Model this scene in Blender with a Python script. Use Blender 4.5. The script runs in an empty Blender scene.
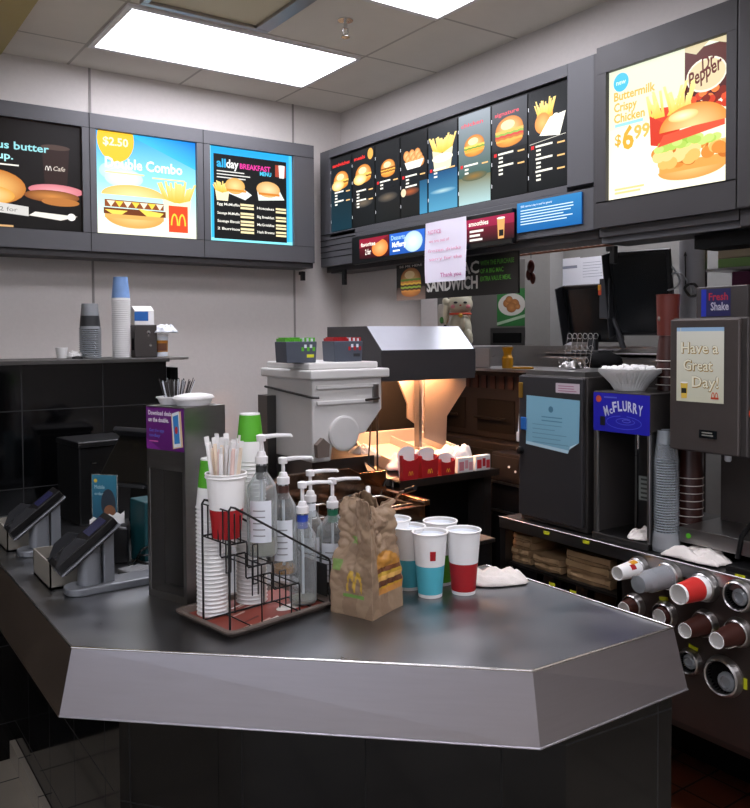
import bpy, math, random
from mathutils import Vector, Matrix, noise
random.seed(7)
PI = math.pi
COL = bpy.context.scene.collection

# ------------------------------------------------------------------ camera
F_PX, CX, CY, EYE = 816.3, 375.0, 362.65, 1.6
YAW, PIT, ROL = math.radians(34.88), math.radians(1.93), math.radians(-.357)
_F = Vector((math.sin(YAW)*math.cos(PIT), math.cos(YAW)*math.cos(PIT), -math.sin(PIT)))
_R = Vector((math.cos(YAW), -math.sin(YAW), 0)); _U = _R.cross(_F)
_R, _U = _R*math.cos(ROL)+_U*math.sin(ROL), -_R*math.sin(ROL)+_U*math.cos(ROL)
CAM = Vector((0, 0, EYE))
def ray(x, y): return _R*(x-CX)/F_PX - _U*(y-CY)/F_PX + _F
def OZ(x, y, z): d = ray(x, y); return CAM + d*((z-EYE)/d.z)      # point on a level plane
def OX(x, y, X): d = ray(x, y); return CAM + d*(X/d.x)            # point on a plane of constant x
def OY(x, y, Y): d = ray(x, y); return CAM + d*(Y/d.y)            # point on a plane of constant y
cd = bpy.data.cameras.new('camera'); cam = bpy.data.objects.new('camera', cd); COL.objects.link(cam)
cam.matrix_world = Matrix.Translation(CAM) @ Matrix((_R, _U, -_F)).transposed().to_4x4()
cd.sensor_fit = 'VERTICAL'; cd.sensor_height = 24; cd.lens = F_PX/808*24
cd.shift_y = -(404-CY)/808; cd.clip_start = .05
bpy.context.scene.camera = cam

# ------------------------------------------------------------------ materials
def lin(c):
    if isinstance(c, str):
        c = tuple(int(c[i:i+2], 16)/255 for i in (0, 2, 4))
    return tuple(v/12.92 if v <= .04045 else ((v+.055)/1.055)**2.4 for v in c[:3])
MATS = {}
def mat(name, color='808080', rough=.5, metal=0., emit=None, es=1., alpha=1., coat=0., noise_amt=.0, noise_scale=20.,
        bump=0., stretch=(1, 1, 1), trans=0., ior=1.45, spec=.5, sub=0.):
    m = bpy.data.materials.new(name); m.use_nodes = True; nt = m.node_tree; N = nt.nodes; L = nt.links
    b = N['Principled BSDF']; c = lin(color)
    b.inputs['Base Color'].default_value = (*c, 1); b.inputs['Roughness'].default_value = rough
    b.inputs['Metallic'].default_value = metal; b.inputs['Alpha'].default_value = alpha
    b.inputs['Coat Weight'].default_value = coat; b.inputs['Transmission Weight'].default_value = trans
    b.inputs['IOR'].default_value = ior; b.inputs['Specular IOR Level'].default_value = spec
    if sub: b.inputs['Subsurface Weight'].default_value = sub; b.inputs['Subsurface Radius'].default_value = (.02, .02, .02)
    if emit: b.inputs['Emission Color'].default_value = (*lin(emit), 1); b.inputs['Emission Strength'].default_value = es
    if noise_amt or bump:
        tc = N.new('ShaderNodeTexCoord'); mp = N.new('ShaderNodeMapping'); mp.inputs['Scale'].default_value = stretch
        nz = N.new('ShaderNodeTexNoise'); nz.inputs['Scale'].default_value = noise_scale; nz.inputs['Detail'].default_value = 5
        L.new(tc.outputs['Object'], mp.inputs[0]); L.new(mp.outputs[0], nz.inputs['Vector'])
        if noise_amt:
            mr = N.new('ShaderNodeMapRange'); mr.inputs[3].default_value = max(0, rough-noise_amt); mr.inputs[4].default_value = rough+noise_amt
            L.new(nz.outputs[0], mr.inputs[0]); L.new(mr.outputs[0], b.inputs['Roughness'])
            mx = N.new('ShaderNodeMixRGB'); mx.inputs[1].default_value = (*[v*(1-noise_amt*.8) for v in c], 1)
            mx.inputs[2].default_value = (*[min(1, v*(1+noise_amt*.8)) for v in c], 1)
            L.new(nz.outputs[0], mx.inputs[0]); L.new(mx.outputs[0], b.inputs['Base Color'])
        if bump:
            bp = N.new('ShaderNodeBump'); bp.inputs['Strength'].default_value = bump; bp.inputs['Distance'].default_value = .004
            L.new(nz.outputs[0], bp.inputs['Height']); L.new(bp.outputs[0], b.inputs['Normal'])
    MATS[name] = m; return m
def grid_mat(name, ud, vd, su, sv, ou, ov, col, grout, rough=.2, gw=.006, var=.1, bump=.0, spec=.5, metal=0):
    """rectangular tiles laid in world metres along the two directions"""
    m = bpy.data.materials.new(name); m.use_nodes = True; nt = m.node_tree; N = nt.nodes; L = nt.links; b = N['Principled BSDF']
    g = N.new('ShaderNodeNewGeometry')
    def mth(op, a, bb=None):
        n = N.new('ShaderNodeMath'); n.operation = op
        for i, v in enumerate((a, bb)):
            if v is None: continue
            if isinstance(v, (int, float)): n.inputs[i].default_value = v
            else: L.new(v, n.inputs[i])
        return n.outputs[0]
    cells = []; lines = []
    for d, s, o in ((ud, su, ou), (vd, sv, ov)):
        dp = N.new('ShaderNodeVectorMath'); dp.operation = 'DOT_PRODUCT'; L.new(g.outputs['Position'], dp.inputs[0]); dp.inputs[1].default_value = d
        q = mth('DIVIDE', mth('SUBTRACT', dp.outputs['Value'], o), s)
        fr = mth('FRACT', q); e = mth('MULTIPLY', mth('MINIMUM', fr, mth('SUBTRACT', 1, fr)), s)
        lines.append(mth('LESS_THAN', e, gw/2)); cells.append(mth('FLOOR', q))
    ln = mth('MAXIMUM', lines[0], lines[1])
    cv = N.new('ShaderNodeCombineXYZ'); L.new(cells[0], cv.inputs[0]); L.new(cells[1], cv.inputs[1])
    wn = N.new('ShaderNodeTexWhiteNoise'); wn.noise_dimensions = '3D'; L.new(cv.outputs[0], wn.inputs['Vector'])
    nz = N.new('ShaderNodeTexNoise'); nz.inputs['Scale'].default_value = 9; nz.inputs['Detail'].default_value = 6; L.new(g.outputs['Position'], nz.inputs['Vector'])
    k = mth('ADD', mth('MULTIPLY', wn.outputs['Value'], .6), mth('MULTIPLY', nz.outputs[0], .8))
    c = lin(col); mx = N.new('ShaderNodeMixRGB'); mx.inputs[1].default_value = (*[v*(1-var) for v in c], 1); mx.inputs[2].default_value = (*[min(1, v*(1+var)) for v in c], 1)
    L.new(k, mx.inputs[0]); m2 = N.new('ShaderNodeMixRGB'); L.new(ln, m2.inputs[0]); L.new(mx.outputs[0], m2.inputs[1]); m2.inputs[2].default_value = (*lin(grout), 1)
    L.new(m2.outputs[0], b.inputs['Base Color']); b.inputs['Metallic'].default_value = metal
    r = N.new('ShaderNodeMapRange'); r.inputs[3].default_value = rough; r.inputs[4].default_value = .7; L.new(ln, r.inputs[0]); L.new(r.outputs[0], b.inputs['Roughness'])
    b.inputs['Specular IOR Level'].default_value = spec
    bp = N.new('ShaderNodeBump'); bp.inputs['Strength'].default_value = .4; bp.inputs['Distance'].default_value = .002; bp.invert = True
    L.new(ln, bp.inputs['Height']); L.new(bp.outputs[0], b.inputs['Normal'])
    MATS[name] = m; return m
def film_mat(name, tint, alpha, rough=.08, spec=.5):
    """thin clear plastic or glass: a see-through sheet with a glossy skin"""
    m = bpy.data.materials.new(name); m.use_nodes = True; nt = m.node_tree; N = nt.nodes; L = nt.links
    N.remove(N['Principled BSDF']); out = N['Material Output']
    tr = N.new('ShaderNodeBsdfTransparent'); tr.inputs[0].default_value = (*lin(tint), 1)
    gl = N.new('ShaderNodeBsdfPrincipled'); gl.inputs['Base Color'].default_value = (*lin(tint), 1); gl.inputs['Roughness'].default_value = rough
    fr = N.new('ShaderNodeLayerWeight'); fr.inputs[0].default_value = .25
    mr = N.new('ShaderNodeMapRange'); mr.inputs[3].default_value = alpha; mr.inputs[4].default_value = min(1, alpha+.55); L.new(fr.outputs['Facing'], mr.inputs[0])
    mx = N.new('ShaderNodeMixShader'); L.new(mr.outputs[0], mx.inputs[0]); L.new(tr.outputs[0], mx.inputs[1]); L.new(gl.outputs[0], mx.inputs[2]); L.new(mx.outputs[0], out.inputs[0])
    MATS[name] = m; return m
def print_mat(name, es, rough=.5):
    """ink on a sheet, read from the sheet's own colour attribute; es > 0: a sheet lit from behind"""
    m = bpy.data.materials.new(name); m.use_nodes = True; nt = m.node_tree; N = nt.nodes; L = nt.links; b = N['Principled BSDF']
    a = N.new('ShaderNodeAttribute'); a.attribute_name = 'Col'
    b.inputs['Roughness'].default_value = rough
    if es:
        L.new(a.outputs['Color'], b.inputs['Emission Color']); b.inputs['Emission Strength'].default_value = es
        b.inputs['Base Color'].default_value = (.004, .004, .004, 1); b.inputs['Roughness'].default_value = .3; b.inputs['Specular IOR Level'].default_value = .12
    else: L.new(a.outputs['Color'], b.inputs['Base Color'])
    MATS[name] = m; return m

mat('wall_paint', 'cfc9c4', .55, bump=.15, noise_scale=60, noise_amt=.06)
mat('wall_seam', '8f8a86', .6)
mat('kitchen_wall', '8c8b87', .5, noise_amt=.1)
mat('steel', 'a3a19f', .32, 1, noise_amt=.1, noise_scale=14, stretch=(1, 1, 9))
mat('steel_counter', '9b9c9e', .33, 1, noise_amt=.13, noise_scale=7, bump=.05)
mat('steel_skirt', 'b9b6bd', .38, 1, noise_amt=.08, noise_scale=9, stretch=(1, 1, 14))
mat('steel_brownish', '75685d', .55, 1, noise_amt=.1, noise_scale=6); mat('steel_pan', 'dcd2c8', .45, .6, noise_amt=.05); mat('vent_beige', 'e0d6b8', .6)
mat('steel_dark', '5b5a59', .38, 1, noise_amt=.1, noise_scale=12)
mat('steel_bright', 'd4d2d0', .22, 1, noise_amt=.05)
mat('appliance_grey', '4a4644', .42, .5, noise_amt=.08, noise_scale=6)
mat('appliance_door', '454446', .4, .6, noise_amt=.08, noise_scale=6)
mat('housing_grey', '4d4d50', .5, .1, noise_amt=.05)
mat('housing_dark', '383637', .5, .1, noise_amt=.05)
mat('black_plastic', '0c0c0d', .35)
mat('black_matte', '060606', .8, spec=.15); mat('grill_black', '121112', .6, spec=.2)
mat('black_wire', '0a0a0a', .3)
mat('grey_plastic', '8f9193', .4, noise_amt=.04)
mat('pin_silver', '83868b', .35, .3)
mat('charcoal', '2b2c2f', .5)
mat('slate_plastic', '4a505b', .5)
mat('white_plastic', 'e6e4e4', .35)
mat('milky_plastic', 'd5d3d0', .35, noise_amt=.04, sub=.1)
mat('paper_white', 'e9e8e6', .7, noise_amt=.03)
mat('cup_rim', 'f1f0ee', .45)
mat('cup_inside', 'cfcdca', .6)
mat('teal', '53b4c4', .5); mat('red', 'a81c22', .5); mat('green', '58b02c', .5); mat('dark_green', '2c6a24', .5)
mat('kraft', 'a98a66', .75, noise_amt=.1, bump=.3)
mat('kraft_dark', '7d6347', .8, noise_amt=.12)
mat('rust', '6b4430', .7, .3, noise_amt=.2)
mat('cloth', 'd9d2cb', .9, bump=.4, noise_scale=200)
mat('tray_brown', '6e625a', .5)
mat('yellow_tag', 'cfd12c', .5)
mat('brown_cup', '3a1c16', .4)
mat('brown_rim', 'd9cfc8', .5)
mat('syrup_gold', 'b97d1e', .2, trans=.3)
mat('syrup_clear', 'c9c7b2', .2, trans=.5)
mat('syrup_dark', '150d0a', .15)
mat('amber', 'b5761a', .3)
mat('mustard', 'c98e14', .4)
mat('orange', 'c2452a', .4)
mat('blue_plastic', '1f5fa8', .5)
mat('brass', 'a88438', .35, .8)
mat('teal_dark', '0f4248', .5)
mat('soffit', 'b8a768', .5, noise_amt=.08)
mat('ceramic', 'b9b49c', .35, noise_amt=.05); mat('ceramic_red', '9a2f22', .4)
mat('food', 'c89355', .6, noise_amt=.1)
mat('stir', '3a3534', .5)
mat('purple_box', '5a2140', .6)
mat('display', '10101a', .15, emit='2b2b52', es=.35)
mat('lcd', '121416', .2)
mat('troffer_lens', 'ffffff', .5, emit='f4f3ff', es=12.)
mat('heat_rod', 'ffb070', .4, emit='ffb27c', es=330.)
mat('frost', 'dfe4ea', .4, noise_amt=.05)
film_mat('bottle_glass', 'e8ecec', .13, .05)
film_mat('cup_film', 'dfe3e6', .16, .12)
film_mat('acrylic', 'e6f2f2', .1, .05)
print_mat('print_lit', 1.2); print_mat('print_lit_soft', 1.35); print_mat('print_paper', 0); print_mat('print_dim', 0, .4)
X, Y, Z = (1, 0, 0), (0, 1, 0), (0, 0, 1)
DG = (math.cos(math.radians(-43)), math.sin(math.radians(-43)), 0)
grid_mat('tile_floor', X, Y, .305, .305, .13, .09, '9c9488', '2f2b28', .22, .007, .12)
grid_mat('tile_red', X, Y, .1525, .1525, .05, .02, '63301f', '241612', .4, .008, .2)
grid_mat('tile_black_x', X, Z, .305, .295, .057, .141, '050506', '242425', .09, .004, .2, spec=.32)
grid_mat('tile_black_y', Y, Z, .305, .295, .01, .141, '050506', '181818', .09, .004, .2, spec=.4)
grid_mat('tile_black_d', DG, Z, .305, .295, .02, .141, '050506', '161616', .09, .004, .2, spec=.3)
grid_mat('ceiling_tile', X, Y, .61, .61, 1.155, 4.085-.61*8, 'e4dfd4', 'b8b2a6', .8, .014, .05)

# ------------------------------------------------------------------ mesh builder
class G:
    def __init__(s, M=None):
        s.v = []; s.f = []; s.m = []; s.sm = []; s.c = []; s.slots = []; s.M = M or Matrix(); s.z = 0
    def slot(s, n):
        if n not in s.slots: s.slots.append(n)
        return s.slots.index(n)
    def add(s, vs, fs, m, smooth=False, cols=None):
        o = len(s.v); s.v += [s.M @ Vector(p) for p in vs]; k = s.slot(m)
        for i, f in enumerate(fs):
            s.f.append([o+j for j in f]); s.m.append(k); s.sm.append(smooth)
            if cols is None: s.c.append([(1, 1, 1)]*len(f))
            else:
                c = cols[i] if isinstance(cols, list) else cols
                s.c.append(c if isinstance(c, list) else [c]*len(f))
        return s
    def box(s, lo, hi, m, T=None):
        x0, y0, z0 = lo; x1, y1, z1 = hi
        vs = [(x0, y0, z0), (x1, y0, z0), (x1, y1, z0), (x0, y1, z0), (x0, y0, z1), (x1, y0, z1), (x1, y1, z1), (x0, y1, z1)]
        if T: vs = [T @ Vector(p) for p in vs]
        return s.add(vs, [(0, 3, 2, 1), (4, 5, 6, 7), (0, 1, 5, 4), (1, 2, 6, 5), (2, 3, 7, 6), (3, 0, 4, 7)], m)
    def prism(s, poly, h0, h1, m, T=None, top=None):
        """polygon in local xy, extruded in z; T maps it into place; top: polygon of the upper face"""
        n = len(poly); top = top or poly
        vs = [(*p, h0) for p in poly]+[(*p, h1) for p in top]
        if T: vs = [T @ Vector(p) for p in vs]
        return s.add(vs, [tuple(range(n))[::-1], tuple(range(n, 2*n))]+[(i, (i+1) % n, n+(i+1) % n, n+i) for i in range(n)], m)
    def lathe(s, prof, m, c=(0, 0, 0), n=24, T=None, caps=True, seg=None):
        """prof: (r, z) or (r, z, material of the strip that starts here)"""
        T = T or Matrix(); T = Matrix.Translation(c) @ T
        rings = [[T @ Vector((p[0]*math.cos(2*PI*i/n), p[0]*math.sin(2*PI*i/n), p[1])) for i in range(n)] for p in prof]
        for k in range(len(prof)-1):
            mm = prof[k][2] if len(prof[k]) > 2 else m
            s.add(rings[k]+rings[k+1], [(i, (i+1) % n, n+(i+1) % n, n+i) for i in range(n)], mm, True)
        if caps:
            if prof[0][0] > 1e-4: s.add(rings[0], [tuple(range(n))[::-1]], prof[0][2] if len(prof[0]) > 2 else m)
            if prof[-1][0] > 1e-4: s.add(rings[-1], [tuple(range(n))], prof[-2][2] if len(prof[-2]) > 2 else m)
        return s
    def ball(s, c, r, m, n=16, T=None):
        r = (r, r, r) if isinstance(r, (int, float)) else r
        S = Matrix.Translation(c) @ (T or Matrix()) @ Matrix.Diagonal((*r, 1))
        k = n//2; o = S @ Matrix()
        rings = [(max(1e-5, math.sin(PI*i/k)), -math.cos(PI*i/k)) for i in range(k+1)]
        vs = []; fs = []
        for a, z in rings:
            vs += [o @ Vector((a*math.cos(2*PI*i/n), a*math.sin(2*PI*i/n), z)) for i in range(n)]
        for j in range(k):
            fs += [(j*n+i, j*n+(i+1) % n, (j+1)*n+(i+1) % n, (j+1)*n+i) for i in range(n)]
        return s.add(vs, fs, m, True)
    def tube(s, pts, r, m, n=8, closed=False):
        P = [Vector(p) for p in pts]; q = len(P); vs = []; fs = []
        up = None
        for i in range(q):
            a = P[i-1] if (i or closed) else P[i]; b = P[(i+1) % q] if (i < q-1 or closed) else P[i]
            t = (b-a).normalized()
            if up is None: up = t.orthogonal().normalized()
            up = (up - t*up.dot(t)); up = up.normalized() if up.length > 1e-6 else t.orthogonal().normalized()
            w = t.cross(up); rr = r[i] if isinstance(r, (list, tuple)) else r
            vs += [P[i]+(up*math.cos(2*PI*k/n)+w*math.sin(2*PI*k/n))*rr for k in range(n)]
        for i in range(q if closed else q-1):
            j = (i+1) % q; fs += [(i*n+k, i*n+(k+1) % n, j*n+(k+1) % n, j*n+k) for k in range(n)]
        s.add(vs, fs, m, True)
        if not closed: s.add(vs[:n], [tuple(range(n))[::-1]], m); s.add(vs[-n:], [tuple(range(n))], m)
        return s
    def build(s, name, parent=None, bevel=0, seg=2, solid=0):
        me = bpy.data.meshes.new(name); me.from_pydata([tuple(p) for p in s.v], [], s.f)
        for n in s.slots: me.materials.append(MATS[n])
        me.polygons.foreach_set('material_index', s.m); me.polygons.foreach_set('use_smooth', s.sm)
        if any(n.startswith('print') for n in s.slots):
            at = me.color_attributes.new('Col', 'FLOAT_COLOR', 'CORNER'); d = []
            for c in s.c:
                for k in c: d += [*k, 1]
            at.data.foreach_set('color', d)
        me.update(); o = bpy.data.objects.new(name, me); COL.objects.link(o)
        if parent: o.parent = parent
        if solid: md = o.modifiers.new('thickness', 'SOLIDIFY'); md.thickness = solid
        if bevel:
            md = o.modifiers.new('bevel', 'BEVEL'); md.width = bevel; md.segments = seg; md.limit_method = 'ANGLE'; md.angle_limit = math.radians(50)
        return o

def thing(name, label, cat, loc=(0, 0, 0), rz=0, group=None):
    o = bpy.data.objects.new(name, None); COL.objects.link(o); o.empty_display_size = .05
    o.location = loc; o.rotation_euler = (0, 0, rz); return tag(o, label, cat, group)
def tag(o, label, cat, group=None, kind=None):
    o['label'] = label; o['category'] = cat
    if group: o['group'] = group
    if kind: o['kind'] = kind
    return o
def struct(o): o['kind'] = 'structure'; return o
def dup(root, loc=None, rz=None, label=None):
    r = root.copy(); COL.objects.link(r)
    if loc is not None: r.location = loc
    if rz is not None: r.rotation_euler = (0, 0, rz)
    if label: r['label'] = label
    for ch in list(root.children):
        c = ch.copy(); COL.objects.link(c); c.parent = r
        for g in list(ch.children):
            d = g.copy(); COL.objects.link(d); d.parent = c
    return r

# text as mesh triangles, from Blender's own built-in font
_tc = {}
def text_tris(t, bold=0.):
    key = (t, bold)
    if key in _tc: return _tc[key]
    cu = bpy.data.curves.new('lettering', 'FONT'); cu.body = t; cu.size = 1; cu.offset = bold; cu.resolution_u = 2; cu.fill_mode = 'FRONT'
    ob = bpy.data.objects.new('lettering', cu); COL.objects.link(ob)
    bpy.context.view_layer.update()
    me = bpy.data.meshes.new_from_object(ob.evaluated_get(bpy.context.evaluated_depsgraph_get()))
    vs = [(p.co.x, p.co.y) for p in me.vertices]; fs = [tuple(p.vertices) for p in me.polygons]
    bpy.data.objects.remove(ob); bpy.data.curves.remove(cu); bpy.data.meshes.remove(me)
    if vs:
        x0 = min(p[0] for p in vs); x1 = max(p[0] for p in vs)
        vs = [(p[0]-x0, p[1]) for p in vs]; w = x1-x0
    else: w = 0
    _tc[key] = (vs, fs, w); return _tc[key]

class Print(G):
    """printed sheet: 2D drawing in metres, x right, y up; every new mark lies a hair above the last"""
    def __init__(s, o, xd, yd, m, step=.00006):
        xd = Vector(xd).normalized(); yd = Vector(yd).normalized(); zd = xd.cross(yd)
        M = Matrix((xd, yd, zd)).transposed().to_4x4(); M = Matrix.Translation(o) @ M
        super().__init__(M); s.pm = m; s.st = step
    def poly(s, pts, col, up=True):
        if up: s.z += s.st
        cols = [lin(c) for c in col] if isinstance(col, list) else lin(col)
        a = sum(pts[i][0]*pts[(i+1) % len(pts)][1]-pts[(i+1) % len(pts)][0]*pts[i][1] for i in range(len(pts)))
        if a < 0:
            pts = pts[::-1]; cols = cols[::-1] if isinstance(cols, list) else cols
        s.add([(p[0], p[1], s.z) for p in pts], [tuple(range(len(pts)))], s.pm, False, [cols] if isinstance(cols, list) else cols)
    def rect(s, x0, y0, x1, y1, col, top=None):
        s.poly([(x0, y0), (x1, y0), (x1, y1), (x0, y1)], [col, col, top, top] if top else col)
    def ell(s, cx, cy, rx, ry, col, a0=0, a1=360, n=24, rim=None):
        pts = [(cx+rx*math.cos(math.radians(a0+(a1-a0)*i/n)), cy+ry*math.sin(math.radians(a0+(a1-a0)*i/n))) for i in range(n+(a1-a0 < 360))]
        if rim:
            s.z += s.st; N = len(pts); full = a1-a0 >= 360
            s.add([(cx, cy, s.z)]+[(p[0], p[1], s.z) for p in pts], [(0, i+1, (i+1) % N+1) for i in range(N if full else N-1)], s.pm, False,
                  [[lin(col), lin(rim), lin(rim)] for i in range(N if full else N-1)])
        else: s.poly(pts, col)
    def text(s, t, x, y, h, col, w=None, bold=.0, slant=0, rot=0, align='l'):
        vs, fs, tw = text_tris(t, bold)
        if not vs: return
        s.z += s.st; k = h/.7; kx = k if w is None else w/tw
        off = 0 if align == 'l' else -tw*kx/2 if align == 'c' else -tw*kx
        cr, sr = math.cos(rot), math.sin(rot); out = []
        for a, b in vs:
            px, py = off+a*kx+b*k*slant, b*k; out.append((x+px*cr-py*sr, y+px*sr+py*cr, s.z))
        s.add(out, fs, s.pm, False, lin(col))
    def lines(s, x, y, w, n, dy, col, h=.004, jit=.3):
        for i in range(n):
            s.rect(x, y-i*dy, x+w*(1-random.random()*jit), y-i*dy+h, col)
    def bun(s, cx, cy, w, fill=('e8a94a', 'c5752a'), lay=('6b3a1c', 'f2b92e', '5a2d16', '7fae3c')):
        h = w*.20
        s.ell(cx, cy-w*.18, w*.47, w*.16, fill[0], 180, 360, rim=fill[1]); s.rect(cx-w*.47, cy-w*.19, cx+w*.47, cy-w*.12, fill[0])
        for i, c in enumerate(lay):
            y = cy-w*.12+i*w*.055; n = 9
            pts = [(cx-w*.5+w*j/n, y-w*.02*(j % 2)-w*.005) for j in range(n+1)]+[(cx+w*.5-w*j/n, y+w*.055) for j in range(n+1)]
            s.poly(pts, c)
        y = cy-w*.12+len(lay)*w*.055-.005*w
        s.ell(cx, y, w*.49, w*.33, 'f6cf86', 0, 180, rim=fill[1]); s.ell(cx-w*.05, y+w*.12, w*.25, w*.12, 'f9dda6')
    def fries(s, cx, cy, w, box='c8202a', hh=1.):
        r = random.Random(int(cx*1000)+5)
        for i in range(16):
            a = -w*.4+w*.8*i/15; h = w*(.45+.35*r.random())*hh; t = w*.035; l = a*.35
            s.poly([(cx+a*.8-t, cy), (cx+a*.8+t, cy), (cx+a+l+t, cy+h), (cx+a+l-t, cy+h)], ['f0b536', 'f0b536', 'fbe08a', 'fbe08a'])
        s.poly([(cx-w*.33, cy-w*.45), (cx+w*.33, cy-w*.45), (cx+w*.42, cy+w*.1), (cx, cy-w*.02), (cx-w*.42, cy+w*.1)], box)
    def arches(s, cx, cy, w, col='f7c233'):
        for sx in (-1, 1):
            o = []; i_ = []
            for k in range(13):
                a = PI*k/12
                o.append((cx+sx*w*.25+w*.25*math.cos(a), cy+w*.75*math.sin(a))); i_.append((cx+sx*w*.25+w*.15*math.cos(a), cy+w*.62*math.sin(a)))
            for k in range(12): s.poly([o[k], o[k+1], i_[k+1], i_[k]], col, up=(k == 0))
    def cup(s, cx, cy, w, h, col, top=None):
        s.poly([(cx-w*.38, cy), (cx+w*.38, cy), (cx+w*.5, cy+h), (cx-w*.5, cy+h)], col); s.ell(cx, cy+h, w*.53, w*.1, top or 'f0ece6')

def crumple(name, m, sx, sy, h, seed, parent=None, nx=26, ny=22, lab=None):
    """a cloth dropped in a heap: thin, folded, resting on z=0"""
    g = G(); vs = []; fs = []
    for j in range(ny+1):
        for i in range(nx+1):
            u = i/nx*2-1; v = j/ny*2-1; a = math.atan2(v, u); rr = max(abs(u), abs(v))
            edge = 1+.18*noise.noise((math.cos(a)*1.5+seed, math.sin(a)*1.5, 1.))+.06*math.sin(5*a+seed)
            l = math.hypot(u, v) or 1; k = rr/l*edge*(.55+.45*l/ max(rr, .01) if l > 0 else 1)
            x = u*k*sx/2; y = v*k*sy/2
            f = max(0, 1-rr**2.2)
            z = h*min(1, f*1.8)*(.35+.9*abs(noise.noise((u*1.3+seed, v*1.9+u, .3)))+.25*abs(noise.noise((u*2.6+seed, v*3.1, 2.)))) + .004 + .004*abs(noise.noise((u*5, v*5, seed)))
            vs.append((x, y, z)); 
    for j in range(ny):
        for i in range(nx): a = j*(nx+1)+i; fs.append((a, a+1, a+nx+2, a+nx+1))
    g.add(vs, fs, m, True); o = g.build(name, parent, solid=.003)
    return o
def TR(x, y, z): return Matrix.Translation((x, y, z))
def RX(a): return Matrix.Rotation(a, 4, 'X')
def RY(a): return Matrix.Rotation(a, 4, 'Y')
def RZ(a): return Matrix.Rotation(a, 4, 'Z')
def arc(c, r, a0, a1, n, plane='xz', z=0):
    out = []
    for i in range(n+1):
        a = math.radians(a0+(a1-a0)*i/n); p, q = r*math.cos(a), r*math.sin(a)
        out.append((c[0]+p, c[1], c[2]+q) if plane == 'xz' else (c[0], c[1]+p, c[2]+q) if plane == 'yz' else (c[0]+p, c[1]+q, c[2]))
    return out
#SECTION
# ------------------------------------------------------------------ room
H = 3.02
def flat(name, pts, m):
    g = G(); g.add(pts, [tuple(range(len(pts)))], m); return struct(g.build(name))
def slab(name, lo, hi, m): return struct(G().box(lo, hi, m).build(name))
struct(G().box((-3.2, -3.2, -.1), (1.45, 4.56, 0), 'tile_floor').box((1.45, -3.2, -.1), (5.2, 1.22, 0), 'tile_floor').build('floor'))
slab('floor_kitchen', (1.45, 1.22, -.1), (5.2, 6.6, 0), 'tile_red')
slab('ceiling', (-3.2, -3.2, H), (5.2, 6.6, H+.1), 'ceiling_tile')
slab('ceiling_soffit', (-3.2, 1.5, H-.012), (.833, 4.44, H), 'soffit')
slab('wall_back', (-3.2, 4.44, 0), (2.96, 4.56, H), 'wall_paint')
g = G()                                                            # panel joints of the back wall
for x in (-2.38, -1.16, .05, 1.265, 2.49): g.box((x-.006, 4.436, 0), (x+.006, 4.44, H), 'wall_seam')
struct(g.build('trim_1'))
slab('wall_right', (2.84, 3.62, 0), (2.96, 4.44, H), 'wall_paint')
slab('wall_header', (2.84, -3.2, 2.1), (2.96, 3.62, H), 'wall_paint')
g = G(); wy0, wy1, wz0, wz1 = -2.9, .9, .35, 2.45
for lo, hi in (((-3.32, -3.2, 0), (-3.2, 4.56, wz0)), ((-3.32, -3.2, wz1), (-3.2, 4.56, H)), ((-3.32, -3.2, wz0), (-3.2, wy0, wz1)), ((-3.32, wy1, wz0), (-3.2, 4.56, wz1))): g.box(lo, hi, 'wall_paint')
struct(g.build('wall_left'))
g = G()                                                            # added unseen window, its daylight brightens the counter skirt
for y in (wy0, -1.65, -.4, wy1-.05): g.box((-3.30, y, wz0), (-3.22, y+.05, wz1), 'steel_dark')
for z in (wz0, wz1-.05): g.box((-3.30, wy0, z), (-3.22, wy1, z+.05), 'steel_dark')
struct(g.build('added_window_1'))
slab('wall_front', (-3.2, -3.32, 0), (5.2, -3.2, H), 'wall_paint')
slab('wall_kitchen_far', (5.08, -3.2, 0), (5.2, 6.6, H), 'kitchen_wall')
slab('wall_kitchen_end', (2.96, 6.48, 0), (5.08, 6.6, H), 'kitchen_wall')
slab('wall_kitchen_side', (2.84, 4.56, 0), (2.96, 6.6, H), 'kitchen_wall')
# tiled half wall behind the till counter
g = G(); g.box((-3.2, 3.3, 0), (1.235, 3.42, 1.495), 'tile_black_x'); struct(g.build('wall_half'))
g = G(); g.box((-3.2, 3.27, 1.495), (1.24, 3.62, 1.512), 'steel_dark'); g.box((1.24, 3.30, 1.502), (1.335, 3.56, 1.514), 'steel'); struct(g.build('trim_2', bevel=.002))
g = G(); g.box((1.236, 3.44, 1.34), (1.29, 3.54, 1.465), 'steel'); g.box((1.29, 3.40, 1.34), (1.325, 3.56, 1.465), 'black_matte'); tag(g.build('wall_bracket'), 'small steel and black bracket box under the free end of the half wall ledge', 'bracket')

# ceiling lights
def troffer(x0, y0, lab):
    t = thing('ceiling_light', lab, 'ceiling light', (x0, y0, H), group='recessed ceiling lights')
    g = G(); w, d = 1.18, .58
    for lo, hi in (((-.015, -.015, -.012), (w, .012, .004)), ((-.015, d-.012, -.012), (w, d+.015, .004)), ((-.015, .012, -.012), (.012, d-.012, .004)), ((w-.012, .012, -.012), (w+.012, d-.012, .004))): g.box(lo, hi, 'white_plastic')
    g.build('frame', t)
    G().box((.012, .012, -.006), (w-.012, d-.012, -.001), 'troffer_lens').build('diffuser', t); return t
troffer(1.175, 3.50, 'long white ceiling light near the back wall above the blue burger menu')
troffer(1.175, 2.29, 'white ceiling light cut off by the top edge of the photo')
troffer(1.175, .2, 'white ceiling light over the front of the counter')
troffer(-1.3, .2, 'white ceiling light over the waiting area')
troffer(-1.3, -1.6, 'white ceiling light at the front of the waiting area')
troffer(1.175, -1.6, 'white ceiling light behind the camera on the kitchen side')
troffer(3.35, 3.95, 'white ceiling light over the kitchen behind the grill')
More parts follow.
